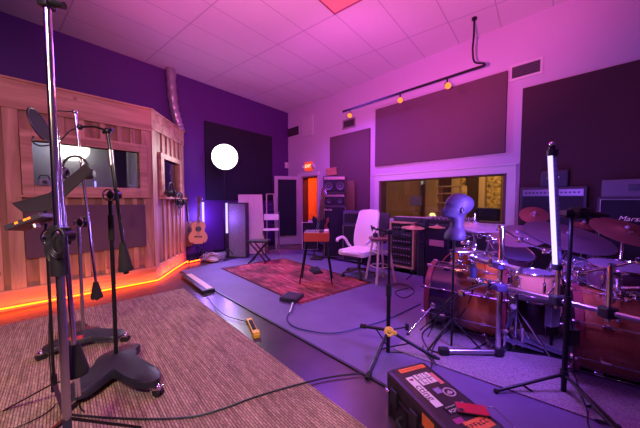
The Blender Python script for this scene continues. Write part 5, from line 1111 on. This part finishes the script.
arm('slim microphone boom slanting over the left bass drum', [P(488, 283, 2.15), P(462, 293, 2.15), P(420, 330, 2.2)], .0055, 'microphone_boom', STEELB)
t = T('clamp_cluster', 'bunch of chrome clamps and wing nuts above the left bass drum', 'drum hardware', P(478, 250, 2.5))
for k in range(16): clampo(P(random.uniform(459, 494), random.uniform(236, 262), random.uniform(2.4, 2.7)), t, random.uniform(.5, 1.0))
t = T('clamp_cluster', 'bunch of chrome clamps on the rack at the far right', 'drum hardware', P(625, 300, 1.8))
for k in range(9): clampo(P(random.uniform(605, 640), random.uniform(286, 322), random.uniform(1.66, 1.78)), t, random.uniform(.5, .9))
t = T('clamp_cluster', 'bunch of chrome clamps below the crossed rack bars', 'drum hardware', P(505, 292, 2.2))
for k in range(9): clampo(P(random.uniform(487, 520), random.uniform(270, 302), random.uniform(2.15, 2.3)), t, random.uniform(.5, 1.0))
t = T('clamp_cluster', 'bunch of chrome clamps around the right snare', 'drum hardware', P(570, 268, 2.15))
for k in range(8): clampo(P(random.uniform(545, 590), random.uniform(258, 276), random.uniform(2.0, 2.2)), t, random.uniform(.4, .7))
# pedals
def pedal(label, c, rz):
    t = T('bass_pedal', label, 'drum pedal', c, rz)
    MB().bx(-.05, .05, -.17, .17, 0, .012, .003).build('base_plate', STEELB, t); MB().box((0, -.02, .055), (.085, .29, .010), rotm('X', 12), .003).build('foot_board', mat('violet_grey_metal', (.30, .28, .42), .3, .7), t)
    for s in (-1, 1): MB().beam((s*.045, .13, .01), (s*.045, .13, .20), .014, .014).build('upright', CHROME, t)
    MB().tube((-.05, .13, .19), (.05, .13, .19), .008).build('axle', CHROME, t, True); b = MB().tube((0, .13, .19), (0, .19, .34), .004).build('beater_rod', CHROME, t, True); MB().ball((0, .195, .35), .025).build('beater', WP, b, True); MB().tube((.03, .13, .19), (.03, .06, .06), .003).build('spring', CHROME, t, True)
    return t
pedal('drum pedal with violet foot board behind the lower rack bar', F(540, 352, .018), R(60))
pedal('drum pedal beside the main rack post foot', F(519, 350, .018), R(75))
q = P(550, 312, 2.0); t = T('pedal_sensor', 'white square-faced box standing beside the right bass drum hoop', 'box', (F(551, 345, .018).x, F(551, 345, .018).y, .018), R(15)); zq = P(550, 324, 2.4).z
MB().bx(-.05, .05, -.03, .03, zq-.02, P(550, 304, 2.4).z-.02, .008).build('box', mat('grey_white_box', (.45, .43, .48), .5), t); MB().tube((0, 0, 0), (0, 0, zq-.02), .012).build('post', STEELB, t, True)
f_ = F(515, 345, .018); t = T('double_leg_stand', 'low chrome tripod hardware behind the main rack post', 'drum hardware', f_)
MB().tube(f_+up3*.08, f_+up3*.62, .012).build('pole', CHROME, t, True, world=True)
for a in (200, 310, 70, 130): MB().beam(f_+up3*.34, f_+Vector((math.cos(R(a))*.24, math.sin(R(a))*.24, .008)), .022, .007).build('leg', CHROME, t, world=True)
# cables under the drums
cable(fl(.024, (447, 318), (425, 330), (424, 342), (436, 352), (470, 350), (488, 342)), .006, 'black cable curling on the grey speckled rug by the left bass drum')
cable([P(490, 282, 2.15), P(468, 288, 2.3), P(447, 302, 2.35)]+fl(.024, (428, 336), (423, 348), (432, 362), (428, 372)), .005, 'black cable drooping from the rack bar to the carpet')
cable([P(442, 262, 2.9), P(447, 256, 2.9), P(455, 252, 2.9)], .005, 'short orange cable arching over the left bass drum', mat('orange_cable', (.5, .12, .03), .5))
cable(fl(.012, (388, 286), (402, 284), (414, 291), (404, 298), (395, 292), (408, 288)), .006, 'black cable coil on the carpet in front of the tan rack')
cable(fl(.012, (388, 352), (410, 352), (430, 347), (446, 340)), .004, 'black cable running from the yellow-clutch stand to the drums')

# ================================================================ TUBE LIGHT ON TRIPOD, right foreground
Yt = 1.78; tb = P(563, 400, Yt); fx = Vector((tb.x, tb.y, .018)); t = T('light_stand', 'black tripod light stand carrying the bright violet tube at right', 'light stand', fx)
def onT(py): return Vector((fx.x, fx.y, P(564, py, Yt).z))
m_ = MB(); m_.tube(onT(418), onT(300), .0155, n=16); m_.build('lower_pole', STEELB, t, True, world=True); MB().tube(onT(300), onT(218), .0115, n=16).build('upper_pole', STEELB, t, True, world=True); MB().tube(onT(306), onT(296), .021, n=16).build('height_collar', BLACK, t, True, world=True)
hb = onT(374); MB().tube(onT(378), onT(370), .024).build('leg_collar', BLACK, t, True, world=True); lowc = onT(412); MB().tube(onT(415), onT(409), .021).build('brace_collar', BLACK, t, True, world=True)
for q in (F(496, 391, .02), F(618, 427, .02), Vector((fx.x-.05, fx.y-.52, .02))):
    MB().tube(hb, q, .010).build('leg', STEELB, t, True, world=True); MB().ball(q, .016).build('rubber_foot', RUBBER, t, True, world=True); MB().tube(lowc, hb.lerp(q, .62), .007).build('brace', STEELB, t, True, world=True)
hd = onT(213)
m_ = MB(); m_.tube(hd+Vector((-.02, 0, -.03)), hd+Vector((-.02, 0, .02)), .02); m_.build('spigot', BLACK, t, True, world=True)
m_ = MB(); m_.tube(hd+Vector((-.065, -.0, .0)), hd+Vector((.16, -.02, -.012)), .024, .020); m_.tube(hd+Vector((.0, -.02, .0)), hd+Vector((.10, -.02, .004)), .040, .030); m_.tube(hd+Vector((.03, -.05, .0)), hd+Vector((.03, .03, .0)), .036); m_.tube(hd+Vector((.16, -.02, -.012)), hd+Vector((.215, -.02, -.016)), .008, .012); m_.build('swivel_grip', RUBBER, t, True, world=True)
m_ = MB(); m_.box(hd+Vector((-.085, -.02, 0)), (.05, .03, .04), None, .008); m_.build('tube_clip', CHROME, t, True, world=True)
tp0 = P(554.5, 264, Yt-.04); tp1 = P(549.5, 156, Yt-.04); t = T('tube_light', 'bright violet-white glowing tube mounted upright on the black tripod stand', 'light tube', (tp0.x, tp0.y, tp0.z))
dv_ = (tp1-tp0); sv = Vector((1, 0, 0))
MB().tube(tp0+Vector((0, -.004, 0)), tp1+Vector((0, -.004, 0)), .0125, n=18).build('glowing_tube', emis('violet_white_tube', (.56, .46, 1.0), 1.9), t, True, world=True)
off = Vector((.031, .01, 0)); m_ = MB(); m_.beam(tp0+off, tp1+off, .030, .03, .006); m_.build('back_housing', mat('tube_housing', (.26, .20, .60), .25, .1), t, world=True)
ct = MB()
for k in range(22): a_ = tp0.lerp(tp1, (k+.5)/22)+off+Vector((0, -.016, 0)); ct.box(a_, (.022, .002, .004))
ct.build('cooling_slots', mat('slot_grey', (.35, .30, .5), .4), t, world=True)
for e, s in ((tp0, -1), (tp1, 1)): MB().tube(e+Vector((.017, 0, 0)), e+Vector((.017, 0, s*.035)), .030, n=18).build('end_cap', BLACK, t, True, world=True)
MB().tube(tp1+Vector((.014, 0, .035)), tp1+Vector((.012, 0, .06)), .018).build('top_knob', BLACK, t, True, world=True); MB().ball(tp1+Vector((.012, 0, .073)), .017).build('top_button', CHROME, t, True, world=True)
mid = (tp0+tp1)/2
lamp('tube_light_glow', 'AREA', mid+Vector((-.06, -.05, 0)), 8, (.38, .22, 1), .06, mid+Vector((-1, .4, -.2)), sy=.6)
lamp('tube_light_glow', 'AREA', mid+Vector((.0, .08, 0)), 44, (.28, .12, 1), .06, mid+Vector((.15, 1, -.35)), sy=.6)
c = P(573, 337, Yt); t = T('power_adapter', 'black power adapter strapped to the tripod light stand', 'power adapter', c); MB().bx(-.032, .032, -.02, .02, -.055, .055, .008).build('body', BLACK, t); MB().bx(-.05, -.032, -.012, .012, -.01, .02, .003).build('strap', RUBBER, t)
cable([P(558, 262, Yt), P(563, 285, Yt-.02), P(569, 310, Yt), P(573, 330, Yt)], .003, 'thin black lead from the violet tube down to the power adapter')
cable([P(574, 343, Yt), P(574, 370, Yt), P(578, 385, Yt-.05)]+fl(.025, (587, 410), (588, 424), (596, 440)), .004, 'black lead hanging from the power adapter to the floor')

# ================================================================ ROAD CASE
HC = .27
c_a = F(386, 369, HC); c_b = F(423, 361.5, HC); c_c = F(498, 421, HC); dw = Vector((c_b-c_a)); dl = (c_c-c_b)
yv = dl.normalized(); xv = Vector((-yv.y, yv.x, 0)); Wc = abs(dw.dot(xv)); Lc = dl.length+.03; ang = math.atan2(yv.y, yv.x)+R(90)
# local: x across (left to right), y from near end (0) to far end; origin near-left bottom
org = Vector((c_b.x, c_b.y, 0))+yv*Lc-xv*0
xr = Vector((math.cos(ang), math.sin(ang), 0)); org = org-xr*Wc
CASE = mat('case_resin', (.022, .014, .020), .42, bump=.1, bs=150)
t = T('hard_case', 'black hard equipment case covered with stickers in the right foreground', 'equipment case', (org.x, org.y, .008), ang)
HCi = HC-.008
MB().bx(0, Wc, 0, Lc, 0, HCi*.58, .02).build('bottom_shell', CASE, t); MB().bx(-.006, Wc+.006, -.006, Lc+.006, HCi*.60, HCi, .022).build('lid', CASE, t); MB().bx(-.012, Wc+.012, -.012, Lc+.012, HCi*.555, HCi*.625, .008).build('rim', CASE, t)
for y in (.10, .27, .44):
    if y < Lc-.05: MB().bx(-.025, -.006, y-.03, y+.03, HCi*.40, HCi*.78, .006).build('latch', BLACK, t)
MB().path([(-.012, .19, HCi*.35), (-.05, .20, HCi*.33), (-.055, .28, HCi*.31), (-.05, .36, HCi*.33), (-.012, .37, HCi*.35)], .010).build('side_handle', RUBBER, t, True)
for y in (.03, .15, .25, .35, .50):
    if y < Lc-.03: MB().bx(-.010, 0, y-.008, y+.008, 0, HCi*.5, .003).build('rib', CASE, t)
MB().tube((-.02, Lc-.05, HCi*.62), (-.02, Lc-.02, HCi*.62), .009).build('pressure_valve', CHROME, t, True)
OR_ = mat('orange_sticker', (.85, .20, .035), .5, var=.12, vs=40); WS = mat('white_sticker', (.80, .74, .76), .5); INK = mat('dark_ink', (.06, .012, .03), .5)
zc = HCi+.0008
def st(name, x0, x1, y0, y1, m, lab=None, h=.0012): return MB().bx(x0, x1, y0, y1, zc-.0006, zc+h).build(name, m, t, label=lab)
def scribble(name, m, x, y, w_, h_, n, ang_=0):          # lettering too small to read in the photograph
    mb = MB(); rr = random.Random(int(x*1e4)); q_ = Matrix.Rotation(R(ang_), 3, 'Z')
    for k in range(n):
        cx = -w_/2+w_*(k+.5)/n; s_ = w_/n*.34
        c0_ = q_ @ Vector((cx-s_*.8, 0, 0)); mb.box((x+c0_.x, y+c0_.y, zc+.0016), (s_*.5, h_, .0006), q_)
        for yy in rr.sample((-.42, 0, .42), 2): c0_ = q_ @ Vector((cx, yy*h_, 0)); mb.box((x+c0_.x, y+c0_.y, zc+.0016), (s_*1.9, h_*.2, .0006), q_)
    return mb.build(name, m, t)
up_ = lambda x, y, rz=0, z=zc+.0018: Matrix.Translation((x, y, z)) @ Matrix.Rotation(R(rz), 4, 'Z')
st('orange_tape', .06, Wc-.025, Lc-.055, Lc-.022, OR_); scribble('tape_lettering', mat('faint_ink', (.55, .10, .03), .5), Wc*.55, Lc-.039, .15, .014, 9)
st('grid_sticker', .11, .21, Lc-.185, Lc-.095, WS, 'white square sticker with letters')
for k, (ch, x, y) in enumerate((('S', .185, Lc-.117), ('E', .135, Lc-.117), ('L', .135, Lc-.163), ('F', .185, Lc-.163))): text(ch, 'sticker_letter', INK, t, up_(x, y), .048, .0003)
sg = MB(); sg.bx(.158, .162, Lc-.185, Lc-.095, zc, zc+.0016); sg.bx(.11, .21, Lc-.142, Lc-.138, zc, zc+.0016); sg.build('sticker_grid', INK, t)
st('long_sticker', .055, .10, Lc-.34, Lc-.10, WS, 'long white lettered sticker'); text('cting', 'sticker_lettering', INK, t, up_(.078, Lc-.235, -90), .062, .0003)
ht = MB(); hp_ = [(math.sin(a)**3, (13*math.cos(a)-5*math.cos(2*a)-2*math.cos(3*a)-math.cos(4*a))/16) for a in [2*math.pi*k/24 for k in range(24)]]
ht.prism([(.078+p[0]*.013, Lc-.125+p[1]*.013, zc+.001) for p in hp_], (0, 0, .0008)); ht.build('heart_mark', mat('dark_red_ink', (.30, .02, .04), .5), t)
st('red_striped_sticker', Wc-.055, Wc-.03, Lc-.21, Lc-.11, mat('pink_sticker', (.70, .20, .22), .5, var=.3, vs=120))
MB().lathe([(.026, 0), (.034, 0), (.034, .0014), (.026, .0014), (.026, 0)], (Wc-.062, Lc-.275, zc), None, 32).build('round_sticker', mat('grey_sticker', (.55, .42, .52), .5), t, label='round ring-shaped sticker')
MB().prism([(Wc-.082, Lc-.282, zc), (Wc-.062, Lc-.262, zc), (Wc-.042, Lc-.282, zc), (Wc-.062, Lc-.290, zc)], (0, 0, .0014)).build('round_sticker_mark', mat('grey_sticker', (.55, .42, .52), .5), t)
st('small_blue_sticker', .135, .175, Lc-.265, Lc-.225, mat('lilac_sticker', (.30, .22, .50), .5, var=.5, vs=80))
st('black_sticker', .085, .22, Lc-.40, Lc-.345, mat('gloss_black_sticker', (.008, .008, .01), .3)); scribble('sticker_lettering', WS, .145, Lc-.383, .10, .018, 7, 3); scribble('sticker_lettering', WS, .155, Lc-.357, .12, .007, 14, 2)
st('pink_print', .07, .12, Lc-.455, Lc-.425, mat('magenta_print', (.35, .03, .20), .5))
st('orange_label', .10, Wc-.03, max(.015, Lc-.52), Lc-.455, OR_); scribble('label_lettering', INK, Wc*.60, max(.015, Lc-.52)+.034, .13, .022, 6, 2)
sc2 = MB(); sc2.bx(-.0075, -.0062, .14, .22, HCi*.66, HCi*.9); sc2.build('side_sticker', OR_, t)
# phone on the case
p0 = F(472, 411, HC); t = T('phone', 'red phone lying on the sticker-covered case, camera side up', 'phone', (p0.x, p0.y, HC+.004), R(-12))
MB().bx(-.072, .072, -.036, .036, 0, .008, .0035).build('frame', BLACK, t); MB().bx(-.069, .069, -.033, .033, .0075, .0092, .0005).build('back', mat('red_glass', (.60, .02, .05), .25, coat=.5), t); MB().bx(-.066, -.042, -.030, -.010, .009, .0108, .0008).build('camera_bump', BLACK, t)
wc0 = F(488, 408, HC+.01); cable([wc0, F(494, 408, HC+.01)]+fl(.03, (512, 425), (522, 440), (540, 460)), .0022, 'thin white charging cable leading off the red phone', WP)
